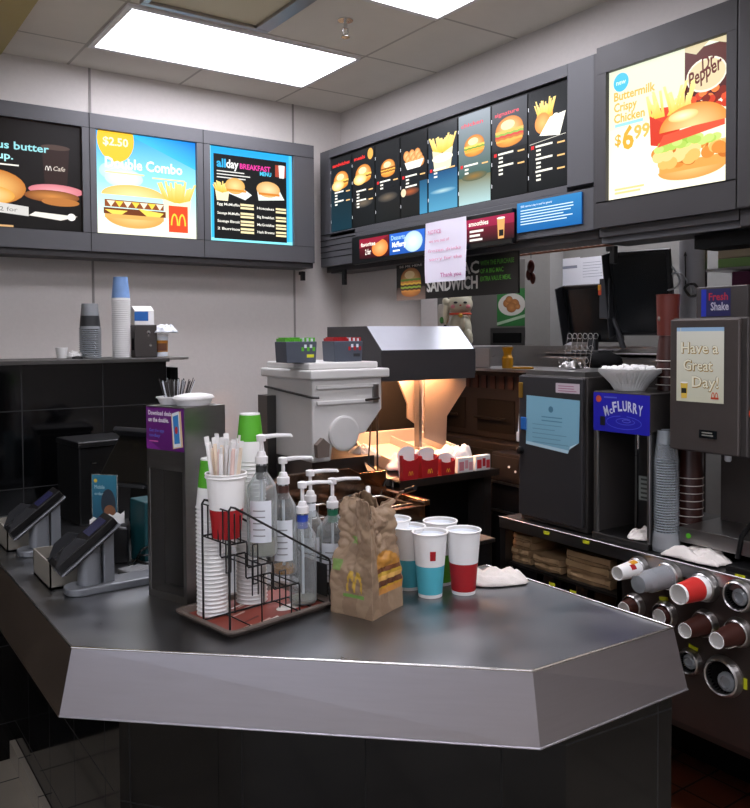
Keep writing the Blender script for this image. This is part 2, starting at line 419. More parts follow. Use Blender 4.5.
troffer(3.2, 2.55, 'added white ceiling light over the pass behind the order screens')  # unseen fixture, added to brighten the taped paper sheets
# air vent beside the light
t = thing('ceiling_vent', 'square ceiling vent with a grey metal frame beside the long light', 'vent', (1.19, 2.93, H))
g = G()
for lo, hi in (((0, 0, -.02), (.6, .03, 0)), ((0, .47, -.02), (.6, .5, 0)), ((0, .03, -.02), (.03, .47, 0)), ((.53, .03, -.02), (.6, .47, 0))): g.box(lo, hi, 'steel')
g.build('frame', t, bevel=.003)
G().box((.03, .03, -.005), (.53, .47, -.001), 'vent_beige').build('panel', t)
t = thing('ceiling_sprinkler', 'small chrome fire sprinkler hanging from a ceiling tile', 'sprinkler', (2.03, 3.128, H))
G().lathe([(.035, -.004), (.035, 0), (.01, 0)], 'steel_bright').build('escutcheon', t)
g = G(); g.lathe([(.008, -.04), (.008, 0)], 'steel_bright', n=10); g.tube([(-.012, 0, -.035), (-.014, 0, -.055), (0, 0, -.07), (.014, 0, -.055), (.012, 0, -.035)], .003, 'steel_bright', 6); g.build('nozzle', t)
G().lathe([(.02, -.078), (.02, -.074)], 'steel_bright', n=14).build('deflector', t)

# ------------------------------------------------------------------ menu boards on the back wall
YL = 4.19; ZB, ZT = 2.03, 2.72
def housing(t, x0, x1, px0, px1, endcap=False):
    """lightbox hung on the back wall; opening px0..px1; local x along the wall, y into it"""
    pz0, pz1 = 2.125-ZB, 2.645-ZB; h = ZT-ZB; w = x1-x0; a, b = px0-x0, px1-x0
    g = G()
    g.box((0, .0, pz1), (w, .05, h), 'housing_grey'); g.box((0, 0, 0), (w, .05, pz0), 'housing_grey')
    g.box((0, .0, pz0), (a, .05, pz1), 'housing_grey'); g.box((b, .0, pz0), (w, .05, pz1), 'housing_grey')
    g.box((0, .05, 0), (w, .245, h), 'housing_dark'); g.box((0, .02, -.03), (w, .2, 0), 'housing_dark')
    g.box((0, -.0015, pz0-.002), (w, 0, pz0), 'black_matte'); g.box((0, -.0015, pz1), (w, 0, pz1+.002), 'black_matte')
    g.box((-.002, -.002, 0), (.001, .0, h), 'black_matte')
    g.build('housing', t, bevel=.003)
    return Print((a, .022, pz0), X, Z, 'print_lit'), b-a, pz1-pz0
# far left
t = thing('menu_board', 'dark backlit breakfast ad with muffins and a coffee cup, leftmost on back wall', 'menu board', (.585, YL, ZB), group='menu boards')
p, w, h = housing(t, .585, 1.19, .63, 1.152)
p.rect(0, 0, w, h, '0c0806', '100b09'); p.rect(0, 0, w, h*.18, '0a0705')
p.text('up.', .135, .325, .034, 'a6dfe4', .07, .02)
p.rect(.1, .295, .23, .302, 'e8e4da')
p.cup(.40, .17, .13, .235, '2b1a16', '4b3a33'); p.text('us butter', .135, .375, .036, '8fd0d6', .235, .02); p.arches(.365, .29, .03, 'e8e0d8'); p.text('Cafe', .385, .292, .022, 'c9bcb0', None, .01, .3)
p.ell(.10, .19, .16, .085, 'f6c878', rim='b8702c'); p.ell(.06, .15, .15, .05, 'fbe3a8', rim='d79a3f')
p.ell(.40, .195, .13, .03, 'e79aa0', rim='c8737c'); p.ell(.38, .165, .13, .03, 'c98440', rim='7a4520'); p.ell(.42, .14, .09, .02, 'b06f34')
p.poly([(.0, .08), (.27, .06), (.27, .105), (.0, .13)], 'c9c6c2'); p.text('2 for', .14, .078, .02, '6a6865', .08)
p.poly([(.27, .065), (.42, .05), (.50, .075), (.30, .085)], 'e6dfd4'); p.rect(0, .0, .2, .012, 'c9a070'); p.ell(.47, .07, .02, .018, 'f0ece6')
p.build('poster', t)
# blue
t = thing('menu_board', 'bright blue backlit menu board with a double burger, middle of the back wall', 'menu board', (1.19, YL, ZB), group='menu boards')
p, w, h = housing(t, 1.19, 1.795, 1.222, 1.757)
p.rect(0, 0, w, h*.5, 'f4f2dc', 'a4ecf4'); p.rect(0, h*.5, w, h, '9ee8f6', '1c9ce8'); p.poly([(w*.3, h), (w, h*.72), (w, h)], ['35b8f4', '3db9f6', '1a78d8'])
p.ell(w*.2, h*.62, .09, .05, 'e2f8fa', rim='b4eef6'); p.ell(w*.27, h*.56, .1, .05, 'f6fdfa', rim='c8f2f4')
p.ell(w*.195, h*.93, .095, .115, 'f9c02e'); p.rect(w*.02, h, w*.4, h*1.04, '6b6b6f'); p.text('$2.50', w*.195, h*.87, .04, 'fdf4d0', .13, .025, align='c')
p.text('Double Combo', w*.09, h*.655, .052, 'fdfdf6', w*.77, .025)
p.lines(w*.09, h*.60, w*.42, 1, .01, 'f6e6a0', .008); p.lines(w*.55, h*.585, w*.35, 1, .01, 'f6e6a0', .007)
p.fries(w*.80, h*.36, .19, 'fbf0c8', .8)
p.ell(w*.36, h*.39, w*.31, h*.11, 'fae2a4', 0, 180, rim='eec06a'); p.rect(w*.08, h*.27, w*.66, h*.34, '8a4a22')
for q in range(7): p.poly([(w*(.1+.08*q), h*.33), (w*(.18+.08*q), h*.33), (w*(.14+.08*q), h*.27)], 'f6d04a' if q % 2 else 'f3e4c8')
p.rect(w*.07, h*.20, w*.68, h*.26, '6d3718'); p.poly([(w*.08, h*.24), (w*.3, h*.24), (w*.2, h*.17)], 'f8d65a'); p.poly([(w*.4, h*.27), (w*.66, h*.24), (w*.56, h*.14)], 'f8d65a')
p.ell(w*.37, h*.19, w*.29, h*.12, 'f4cd86', 180, 360, rim='e0a04e'); p.rect(w*.08, h*.16, w*.66, h*.2, 'e5ac5c')
p.rect(w*.71, h*.06, w*.91, h*.33, 'dd4a26'); p.arches(w*.81, h*.13, .085, 'f9d040')
p.build('poster', t)
# breakfast
t = thing('menu_board', 'black backlit breakfast menu with a glowing blue border, nearest the room corner', 'menu board', (1.795, YL, ZB), group='menu boards')
p, w, h = housing(t, 1.795, 2.49, 1.834, 2.352)
p.rect(0, 0, w, h, '36b4e6', '2aa4e8'); p.rect(0, 0, .012, h, '8fe6f6'); p.rect(w-.02, 0, w, h, '4fc4f4'); p.rect(0, 0, w, .02, '8ae8f6')
p.rect(w*.055, h*.03, w*.93, h*.925, '151617', '17181a')
p.text('all', w*.09, h*.79, .045, '37aee6', .055, .03); p.text('day', w*.2, h*.79, .045, 'f0f0ee', .075, .03); p.text('BREAKFAST', w*.36, h*.795, .028, 'e23c9c', w*.37, .03)
p.text('MENU', w*.6, h*.745, .022, '4fc8ee', w*.14, .03); p.lines(w*.09, h*.74, w*.4, 3, .017, 'e0dfdb', .006)
p.rect(w*.79, h*.75, w*.92, h*.88, 'a84634'); p.cup(w*.87, h*.74, .04, .07, 'efe9e2')
p.poly([(w*.08, h*.56), (w*.42, h*.46), (w*.5, h*.52), (w*.3, h*.64)], 'eef2ee'); p.fries(w*.15, h*.52, .1, 'f2e6c0', .8); p.ell(w*.3, h*.60, .06, .045, 'f6d694', rim='dba558'); p.rect(w*.2, h*.54, w*.43, h*.565, 'd69038')
p.poly([(w*.56, h*.6), (w*.58, h*.47), (w*.9, h*.5), (w*.82, h*.63)], 'e8efe8'); p.ell(w*.7, h*.6, .075, .045, 'f2d9a6', rim='dca665'); p.rect(w*.58, h*.535, w*.84, h*.56, 'd2802f')
for k, (a, q) in enumerate((('Egg McMuffin', .385), ('Sausage McMuffin', .29), ('Sausage Biscuit', .205), ('2 Burritos', .125))):
    p.text(a, w*.09, h*q, .014, 'efece2', w*.26, .02); p.lines(w*.36, h*(q+.01), w*.16, 2, .018, 'f0dfae', .012, 0)
    p.text(('Hotcakes', 'Big Breakfast', 'McGriddles', 'Hash Browns')[k], w*.56, h*(q-.01), .014, 'efece2', w*.21, .02); p.lines(w*.79, h*q, w*.13, 2, .018, 'f0dfae', .011, 0)
p.build('poster', t)

# ------------------------------------------------------------------ menu board along the right wall
XR = 2.62
def bd(t_x): return Matrix.Translation(t_x)
mb = thing('menu_board', 'long grey lightbox with eight tall backlit menu panels on the right wall', 'menu board', (XR, 4.335, 2.02), group='menu boards')
# local: x = into wall, y negative = toward the camera
L = 4.335-2.21
g = G()
g.box((0, -.11, .19), (.05, 0, .70), 'housing_grey'); g.box((0, -L, .19), (.05, -1.985, .70), 'housing_grey')
g.box((0, -1.985, .65), (.05, -.11, .70), 'housing_grey'); g.box((0, -1.985, .17), (.05, -.11, .2), 'housing_grey')
g.box((0, -.385, 0), (.05, 0, .19), 'housing_grey'); g.box((0.0, -L, 0), (.05, -.385, .17), 'housing_grey')
g.box((.05, -L, 0), (.215, 0, .70), 'housing_dark'); g.box((.03, -L, -.035), (.2, -.02, 0), 'housing_dark')
for z in (.05, .085, .12, .155, .19): g.box((-.003, -.385, z), (0, 0, z+.004), 'black_matte')
g.box((.0, -L-.03, .0), (.215, -L, .70), 'housing_dark')
g.build('housing', mb, bevel=.006)
ys = [OX(x, 200, XR).y for x in (329.5, 350.5, 373.5, 399, 426.5, 457, 489, 526.5, 567.5)]
cw = (ys[0]-ys[-1])/8; ztop, zbot = 2.655, 2.225
names = ['d', 'd', 'd', 'd', 'blue', 'blue2', 'd', 'd']
for k in range(8):
    y1 = ys[0]-k*cw; w = cw-.012; h = ztop-zbot
    p = Print((.012, y1-4.335-.006, zbot-2.02), (0, -1, 0), Z, 'print_lit_soft')
    p.rect(-.006, -.006, w+.006, h+.006, '050505'); p.z += .003
    if k == 4: p.rect(0, 0, w, h*.45, '4f93b4', '1c4a74'); p.rect(0, h*.45, w, h, '22303e', '2c2e30'); p.ell(w*.5, h*.22, w*.45, h*.03, 'a9c6c9', rim='4a86a8')
    elif k == 5: p.rect(0, 0, w, h*.3, 'a3c2c4', '6e6a4a'); p.rect(0, h*.3, w, h, '3f5a52', '8a939c'); p.ell(w*.5, h*.3, w*.4, h*.05, '8a6a34', rim='4e5a48')
    elif k == 6: p.rect(0, 0, w, h*.5, '121314'); p.rect(0, h*.5, w, h, '1e1f22', '4c4e54')
    elif k == 0: p.rect(0, 0, w, h, '13303c', '1c1e20')
    else: p.rect(0, 0, w, h, '131516', '1d1f21')
    if k == 3: p.rect(w*.72, 0, w, h*.4, '3f86ac', '1e4c6c')
    if k in (0, 1): p.text(('sandwiches', 'meals')[k], w*.08, h*.885, .02, 'e2302e', w*(.84, .5)[k], .03)
    if k == 1: p.ell(w*.82, h*.92, w*.12, w*.14, 'e8a850')
    if k in (5, 6): p.text(('chicken', 'signature')[k-5], w*.08, h*.86, .018, 'dd4a5a', w*.7, .02)
    fy = h*.70; fw = w*.8
    if k in (0, 1): p.bun(w*.5, h*.69, fw*.9, lay=('7a4a1c', 'f0c25a')); p.ell(w*.35, h*.62, w*.3, w*.14, 'fdeec8', rim='e9b860')
    elif k == 2: p.bun(w*.52, h*.66, fw*.75, lay=('8a4c1c', 'e9b24a', '8a4c1c'))
    elif k == 3:
        for j in range(9): p.ell(w*(.22+.07*j), h*(.74-.05*((j*7) % 3)), w*.12, w*.12, 'f6c98a', rim='cf8040')
        p.poly([(w*.15, h*.66), (w*.88, h*.66), (w*.75, h*.57), (w*.25, h*.57)], 'f4f1ea')
    elif k == 4: p.fries(w*.5, h*.66, w*.85, 'e8e0b8', .62); p.ell(w*.5, h*.6, w*.36, h*.05, 'f4efd8')
    elif k == 5: p.bun(w*.5, h*.63, fw*.8, lay=('e8a63c', '6f9a3a', 'f0c85a'))
    elif k == 6: p.bun(w*.5, h*.66, fw, lay=('c07030', 'c8453a', '8fae4a', 'e9b45a'))
    else:
        p.fries(w*.42, h*.72, w*.5, 'e6a040', .9); p.ell(w*.36, h*.66, w*.2, w*.2, 'f7b66a', rim='e08a40'); p.poly([(w*.28, h*.54), (w*.8, h*.5), (w*.95, h*.72), (w*.55, h*.7)], 'fbf7ea'); p.ell(w*.7, h*.62, w*.14, w*.2, 'fffbe8')
    if k in (1, 2): p.ell(w*.5, h*.30, w*.42, h*.06, '6b5f50', rim='26282a')
    if k == 3: p.ell(w*.35, h*.30, w*.36, h*.05, 'a5552f', rim='3a2a24'); p.ell(w*.1, h*.3, w*.1, h*.05, 'dcc9a8')
    if k == 7: p.poly([(w*.02, h*.47), (w*.95, h*.5), (w*.95, h*.505), (w*.02, h*.475)], 'd9d4c8')
    base = (.52, .46, .5, .48, .47, .42, .45, .43)[k]
    if k > 1: p.rect(w*.06, h*(base-.01), w*.14, h*(base+.025), 'd6282c')
    rows = (5, 6, 3, 4, 3, 3, 6, 9)[k]
    for r_ in range(rows):
        wide = r_ % 3 == 0
        p.rect(w*(.18 if wide else .2), h*(base-.042*r_), w*(.62 if wide else .32), h*(base-.042*r_+.02), 'efece0')
        if wide and r_ < rows-1: p.rect(w*.74, h*(base-.042*r_-.01), w*.93, h*(base-.042*r_+.006), 'e6b878')
    for j in range(4): p.rect(-.003, h*(.12+.23*j), .0, h*(.16+.23*j), 'f4f6ff')
    p.build('menu_panel', mb)
# lower promo strip
y0, y1 = OX(356, 250, XR).y, OX(517, 230, XR).y; zs0, zs1 = 2.005, 2.162
t = Print((0, 0, 0), X, Y, 'print_lit')
fr = G(); fr.box((-.03, y1-4.335, zs0-2.02), (-.002, y0-4.335, zs1-2.02), 'black_plastic'); strip = fr.build('promo_strip', mb, bevel=.003)
q = [OX(x, 240, XR-.03).y for x in (359.5, 389.5, 425.5, 466, 515)]
cols = ['2a0c10', '1e4fa0', '3a66c0', '1a1012']
for k in range(4):
    w = q[k]-q[k+1]-.006; h = .112
    p = Print((-.032, q[k]-4.335-.003, 2.028-2.02), (0, -1, 0), Z, 'print_lit_soft')
    p.rect(0, 0, w, h, cols[k], ('6a1420', '2c62c4', 'a8c4ee', '7a1a30')[k])
    if k == 0: p.ell(w*.7, h*.45, w*.27, h*.42, 'f4b272', rim='d6742e'); p.poly([(0, h*.55), (w*.6, h*.7), (w, h), (0, h)], '8a1830'); p.text('favorites', w*.05, h*.62, .022, 'f4ece0', w*.5, .02); p.text('2 for', w*.2, h*.2, .03, 'f4ece0', w*.2, .02)
    if k == 1: p.ell(w*.68, h*.5, w*.26, h*.48, 'dfe8ea', rim='a8c4c8'); p.text('Desserts', w*.05, h*.7, .024, '9ec8f4', w*.4, .02); p.text('McFlurry', w*.08, h*.36, .026, 'ffffff', w*.4, .03); p.rect(w*.1, h*.15, w*.3, h*.22, 'ffffff')
    if k == 2: p.ell(w*.6, h*.6, w*.3, h*.3, 'c8daf4', rim='6a90d8'); p.text('coffee', w*.08, h*.75, .022, 'ffffff', w*.3, .02)
    if k == 3: p.rect(0, h*.62, w, h, '8a1c3c', '9a2446'); p.text('smoothies', w*.06, h*.72, .022, 'f4ece0', w*.42, .02); p.lines(w*.08, h*.45, w*.3, 3, .02, 'e8e4dc', .01); p.cup(w*.74, h*.05, .05, h*.82, 'd49a5c'); p.rect(w*.7, h*.15, w*.79, h*.4, '1a1a1a')
    p.build('promo_panel', strip)
# blue notice on the housing
yb0, yb1 = OX(518.5, 220, XR).y, OX(583, 210, XR).y
g = G(); g.box((-.008, yb1-4.335, .03), (-.0005, yb0-4.335, .16), 'blue_plastic'); bn = g.build('notice_panel', mb)
p = Print((-.009, yb0-4.335, .03), (0, -1, 0), Z, 'print_lit_soft'); w = yb0-yb1
p.rect(0, 0, w, .13, '185c9a', '2f78b0'); p.text('2000 calories a day is used for general', w*.06, .108, .009, 'e8f2f8', w*.5); p.lines(w*.06, .092, w*.85, 6, .012, 'cfe2f0', .004, .25); p.build('notice_print', bn)
bn['label'] = 'bright blue notice panel with small white text'
# second lightbox: chicken sandwich
mb2 = thing('menu_board', 'large cream backlit poster of a chicken sandwich meal priced $6.99, on the right wall', 'menu board', (2.60, 2.18, 2.02), group='menu boards')
pa, pb = -.046, -.557; zz0, zz1 = 2.123-2.02, 2.624-2.02; L2 = .595
g = G()
g.box((0, -L2, zz1), (.05, 0, .71), 'housing_dark'); g.box((0, -L2, 0), (.05, 0, zz0), 'housing_dark'); g.box((0, pa, zz0), (.05, 0, zz1), 'housing_dark'); g.box((0, -L2, zz0), (.05, pb, zz1), 'housing_dark')
g.box((.05, -L2, 0), (.235, 0, .71), 'housing_dark'); g.box((.02, -L2, -.035), (.2, 0, 0), 'housing_dark'); g.box((.035, -L2, -.06), (.2, 0, -.035), 'housing_grey')
g.box((-.002, -L2, zz0-.004), (0, 0, zz0), 'black_matte'); g.build('housing', mb2, bevel=.006)
p = Print((.02, pa, zz0), (0, -1, 0), Z, 'print_lit'); w = pa-pb; h = zz1-zz0
p.rect(0, 0, w, h, 'fdf9dc', 'dfe6d0'); p.ell(w*.3, h*.25, w*.3, h*.25, 'fffff6', rim='fdf9dc'); p.rect(0, h*.55, w*.7, h, 'f3edcc', 'd6dcc4')
p.rect(w*.66, h*.6, w, h*.97, '4a1c1c', '54261e'); p.poly([(w*.66, h*.97), (w*.75, h*.93), (w*.85, h), (w, h*.94), (w, h), (w*.66, h)], 'cdbf9a')
for j in range(26): p.ell(w*(.68+.31*random.random()), h*(.52+.14*random.random()), .016, .014, random.choice(['e2502a', 'c83a1e', '7a2416', 'f27a3c']))
p.ell(w*.83, h*.77, w*.155, h*.12, 'f2ead2'); p.ell(w*.83, h*.77, w*.145, h*.105, 'd9c79e')
p.text('Dr', w*.80, h*.79, .05, '5a1c16', w*.1, .02, .25, .3); p.text('Pepper', w*.70, h*.705, .05, '5a1c16', w*.26, .02, .25, .3)
p.ell(w*.115, h*.9, w*.07, w*.07, '46b8dc'); p.text('new', w*.115, h*.885, .018, 'd4f2f4', w*.09, .02, align='c')
for j, (a, ww) in enumerate((('Buttermilk', .37), ('Crispy', .21), ('Chicken', .28))): p.text(a, w*.05, h*(.765-.085*j), .033, 'e9b04e', w*ww, .025)
p.lines(w*.06, h*.56, w*.28, 1, .01, '9ad4dc', .012)
p.text('$', w*.06, h*.42, .042, 'e2a838', None, .02); p.text('6', w*.13, h*.38, .085, 'e2a838', w*.105, .03); p.text('99', w*.235, h*.44, .05, 'e8b85a', w*.14, .03)
p.lines(w*.06, h*.07, w*.28, 2, .014, 'eccf8e', .008)
r = random.Random(4)
p.poly([(w*.385, h*.36), (w*.60, h*.3), (w*.66, h*.6), (w*.37, h*.63)], 'd8452c')
for j in range(26):
    a = w*(.36+.34*r.random()); hh = h*(.10+.13*r.random()); l = w*.16*(r.random()-.5)
    p.poly([(a, h*.55), (a+.012, h*.55), (a+.012+l, h*.55+hh), (a+l, h*.55+hh)], ['f4c24a', 'f4c24a', 'fbe490', 'fbe490'])
p.poly([(w*.385, h*.36), (w*.62, h*.3), (w*.62, h*.55), (w*.5, h*.50), (w*.375, h*.58)], 'd03c28')
p.ell(w*.72, h*.14, w*.27, h*.08, 'f6c27a', 180, 360, rim='e9984c'); p.rect(w*.46, h*.13, w*.99, h*.2, 'e9a050')
for j in range(40): p.ell(w*(.44+.54*r.random()), h*(.2+.10*r.random()), .028, .022, r.choice(['d98a3c', 'f0b865', 'c8702c', 'f6d08a']))
for j in range(22): p.ell(w*(.46+.5*r.random()), h*(.31+.035*r.random()), .022, .014, r.choice(['9ac24a', 'c6dc78', 'b0ce5c']))
p.poly([(w*.45, h*.33), (w*.98, h*.39), (w*.98, h*.45), (w*.5, h*.41)], 'e2553a')
p.ell(w*.735, h*.43, w*.27, h*.16, 'f9d492', 0, 180, rim='d98a38'); p.ell(w*.66, h*.52, w*.12, h*.04, 'fdf0c8', rim='f3c878')
p.build('poster', mb2)
mb3 = thing('menu_board', 'dark grey edge of the next menu lightbox at the right rim of the photo', 'menu board', (2.60, 1.582, 2.02), group='menu boards')
g = G(); g.box((0, -.66, 0), (.235, 0, .71), 'housing_dark'); g.box((.02, -.66, -.06), (.2, 0, 0), 'housing_dark'); g.build('housing', mb3, bevel=.006)
p = Print((-.002, -.08, .1), (0, -1, 0), Z, 'print_lit'); p.rect(0, 0, .5, .5, 'e8dcc0', 'f4ecd0'); p.bun(.27, .2, .3); p.build('poster', mb3)
# brackets below the boards
def bracket(loc, lab, a=.075, b=.06):
    t = G(); t.box((-.012, -a, 0), (.012, .012, .02), 'black_plastic'); t.box((-.012, -a-.01, -b), (.012, -a+.012, .02), 'black_plastic')
    o = t.build('hanging_bracket', bevel=.002); o.location = loc; tag(o, lab, 'bracket', 'black brackets under the menu boards'); return o
bracket((2.64, 4.22, 1.975), 'black angled bracket under the corner end of the long menu board', .12, .075)
bracket((2.66, 2.16, 1.93), 'black bracket where the long menu board meets the chicken poster board', .02, .05)
bracket((2.46, 4.30, 1.965), 'small black bracket under the right end of the breakfast menu', .02, .035)
# sandwich sign hanging under the board
XS = 2.7
ya, yb_, yc = 3.663, 3.404, 2.717
sg = thing('hanging_sign', 'black sandwich promotion sign hanging under the long menu board', 'sign', (XS, yc, 1.79))
G().box((0.004, 0, 0), (.012, ya-yc, .2), 'black_plastic').build('panel', sg)
p = Print((.003, ya-yc, 0), (0, -1, 0), Z, 'print_dim'); w1 = ya-yb_; w2 = yb_-yc
p.rect(0, 0, w1+w2, .205, '15120f'); p.rect(0, 0, w1, .07, '8a7468', '4a3a34'); p.text('BE ME HERE', .03, .178, .012, 'd8d4cc', .2); p.bun(w1*.5, .078, .18, ('d8924a', 'a05c28'), ('4c2c1a', '9ab84c', '4c2c1a', 'e8bc4c', 'c9803c', '6a8a34')); p.rect(w1-.002, 0, w1, .205, '0a0a0a')
p.text('BIG MAC', w1+.045, .112, .058, 'dcd8d0', .375, .025); p.text('SANDWICH', w1+.01, .038, .060, 'dcd8d0', .40, .035)
for j, a in enumerate(('WITH THE PURCHASE', 'OF A BIG MAC', 'EXTRA VALUE MEAL')): p.text(a, w1+.43, .145-.038*j, .022, '559a32', (.23, .16, .21)[j], .01)
p.build('sign_print', sg)
# note taped to the strip
g = G(); n = OX(425, 221, 2.575); n2 = OX(466, 221, 2.575); yy0, yy1 = n.y, n2.y
p = Print((2.575, yy0, 1.86), (0, -1, 0), Z, 'print_paper'); w = yy0-yy1; hh = .3
vs = []
for j in range(7):
    for i in range(5): vs.append((w*i/4, hh*j/6, .004*math.sin(i*1.9+j*.8)))
p.add(vs, [(j*5+i, j*5+i+1, j*5+i+6, j*5+i+5) for j in range(6) for i in range(4)], 'print_paper', True, lin('d6d0dc')); p.z = .005
p.text('NOTICE', w*.1, hh*.8, .02, 'd06a94', w*.32, .005); p.text('we are out of', w*.12, hh*.66, .016, 'd8809f', w*.5); p.text('frozen drinks', w*.1, hh*.5, .016, 'd8809f', w*.8); p.text('sorry for the', w*.12, hh*.36, .016, 'd8809f', w*.8); p.text('Thank you', w*.4, hh*.08, .02, 'b04a86', w*.5, .01)
o = p.build('paper_note'); tag(o, 'white paper note with pink handwriting taped below the long menu board', 'note')
#SECTION2
# ------------------------------------------------------------------ service counter
CZ = .93
def skirted(name, top, bot, base, label, tm, bm, skirt_m='steel_skirt'):
    """worktop with a sloping metal skirt on its open sides and a tiled base; top/bot/base are outlines"""
    t = thing(name, label, 'counter', (top[0][0], top[0][1], 0)); o = Vector((top[0][0], top[0][1]))
    T = [(p[0]-o.x, p[1]-o.y) for p in top]; B = [(p[0]-o.x, p[1]-o.y) for p in bot]; n = len(T)
    g = G(); vs = [(*p, CZ) for p in T]; g.add(vs, [tuple(range(n))], 'steel_counter'); 
    g.prism(T, CZ-.03, CZ-.002, 'steel_counter'); g.build('worktop', t)
    g = G()
    for i in range(n):
        j = (i+1) % n
        if tm[i]:
            a, b, c, d = (*T[i], CZ+.0015), (*T[j], CZ+.0015), (*B[j], .78), (*B[i], .78)
            g.add([a, b, c, d], [(0, 3, 2, 1)], skirt_m)
            g.tube([a, b], .0028, 'steel_bright', 8)
            g.tube([c, d], .0022, skirt_m, 8)
            q = [(p[0]*.985+.02*.0, p[1], .78) for p in ()]
    g.build('skirt', t)
    S = [(p[0]-o.x, p[1]-o.y) for p in base[0]]; k = len(S); g = G()
    for i in range(k):
        j = (i+1) % k
        g.add([(*S[i], .0), (*S[j], .0), (*S[j], CZ-.03), (*S[i], CZ-.03)], [(0, 1, 2, 3)], base[1][i])
    g.add([(*p, .78) for p in B], [tuple(range(n))], 'black_matte')
    g.build('base', t); return t
# island: chamfered front
top = [(.455, 1.802), (1.168, 1.135), (1.603, 1.12), (1.603, 1.74), (1.10, 1.74), (1.10, 1.802)]
bot = [(.43, 1.82), (1.172, 1.118), (1.648, 1.112), (1.648, 1.74), (1.10, 1.74), (1.10, 1.82)]
bs = [(.791, 1.804), (1.298, 1.165), (1.628, 1.14), (1.628, 1.70), (1.09, 1.70), (1.09, 1.804)]
t = skirted('service_counter', top, bot, (bs, ['tile_black_d', 'tile_black_x', 'tile_black_y', 'steel_dark', 'steel_dark', 'steel_dark']),
            'stainless steel pickup counter with an angled bright front skirt and black tiled base', [1, 1, 1, 1, 1, 0], bot)
# till counter running back to the half wall
top = [(.455, 1.804), (1.10, 1.804), (1.10, 3.298), (.455, 3.298)]
bot = [(.43, 1.822), (1.10, 1.822), (1.10, 3.298), (.43, 3.298)]
bs = [(.791, 1.806), (1.08, 1.806), (1.08, 3.298), (.62, 3.298), (.62, 2.02)]
t2 = skirted('till_counter', top, bot, (bs, ['tile_black_x', 'steel_dark', 'tile_black_x', 'tile_black_y', 'tile_black_d']),
             'steel till counter with a brown-grey skirt running back under the card readers', [0, 0, 0, 1], bot, 'steel_brownish')
o = G().box((.598, 2.06, 0), (.618, 3.298, .07), 'tile_floor').build('baseboard_left'); struct(o)

# ------------------------------------------------------------------ cups on the counter
def paper_cup(name, label, x, y, body, band, h=.165, r0=.0305, r1=.0445, logo=None, rz=0, lid=True, group='paper drink cups beside the bag'):
    t = thing(name, label, 'cup', (x, y, CZ), rz, group)
    rr = lambda z: r0+(r1-r0)*z/h
    b0, b1 = .010, h*.50
    g = G(); g.lathe([(r0-.003, 0, 'cup_rim'), (r0, .001, 'cup_rim'), (rr(b0), b0, band), (rr(b1), b1, 'cup_rim'), (r1, h, 'cup_rim')], 'cup_rim', n=36, caps=False)
    g.lathe([(0.0001, .006), (r0-.002, .006), (r1-.0015, h)], 'cup_inside', n=36, caps=False)
    o = g.build('cup_body', t)
    if logo:
        p = Print((0, 0, 0), X, Z, 'print_paper'); a0 = logo; zc = h*.68
        vs = []; 
        for i in range(5):
            a = a0+(i-2)*.09
            for z in (zc-.012, zc+.012): R_ = rr(z)+.0006; vs.append((R_*math.cos(a), R_*math.sin(a), z))
        p2 = G(); p2.add(vs, [(2*i, 2*i+2, 2*i+3, 2*i+1) for i in range(4)], 'red', True); p2.build('logo', t)
    g = G(); g.tube([((r1+.0005)*math.cos(2*PI*i/36), (r1+.0005)*math.sin(2*PI*i/36), h) for i in range(36)], .0024, 'cup_rim', 6, True)
    g.lathe([(r1-.001, h-.004), (r1-.004, h-.012), (.0001, h-.0125)], 'frost', n=36, caps=False)
    g.build('rim', t); return t
c = OZ(466, 597, CZ); paper_cup('paper_cup', 'white and red paper cup, rightmost of the drinks on the counter', c.x+.018, c.y+.03, 0, 'red')
c = OZ(432, 600, CZ); paper_cup('paper_cup', 'white and teal paper cup with a small red logo, front of the group', c.x+.018, c.y+.03, 0, 'teal', logo=math.radians(-118))
c = OZ(443, 588, CZ); paper_cup('paper_cup', 'white paper cup with a green band, behind the front teal and red cups', c.x+.02, c.y+.035, 0, 'green', h=.17)
c = OZ(411, 592, CZ); paper_cup('paper_cup', 'white and teal paper cup half hidden by the brown bag', c.x+.015, c.y+.03, 0, 'teal')
c = OZ(396, 586, CZ); paper_cup('paper_cup', 'white paper cup whose rim just shows over the bag edge', c.x+.02, c.y+.035, 0, 'cup_rim', h=.172)

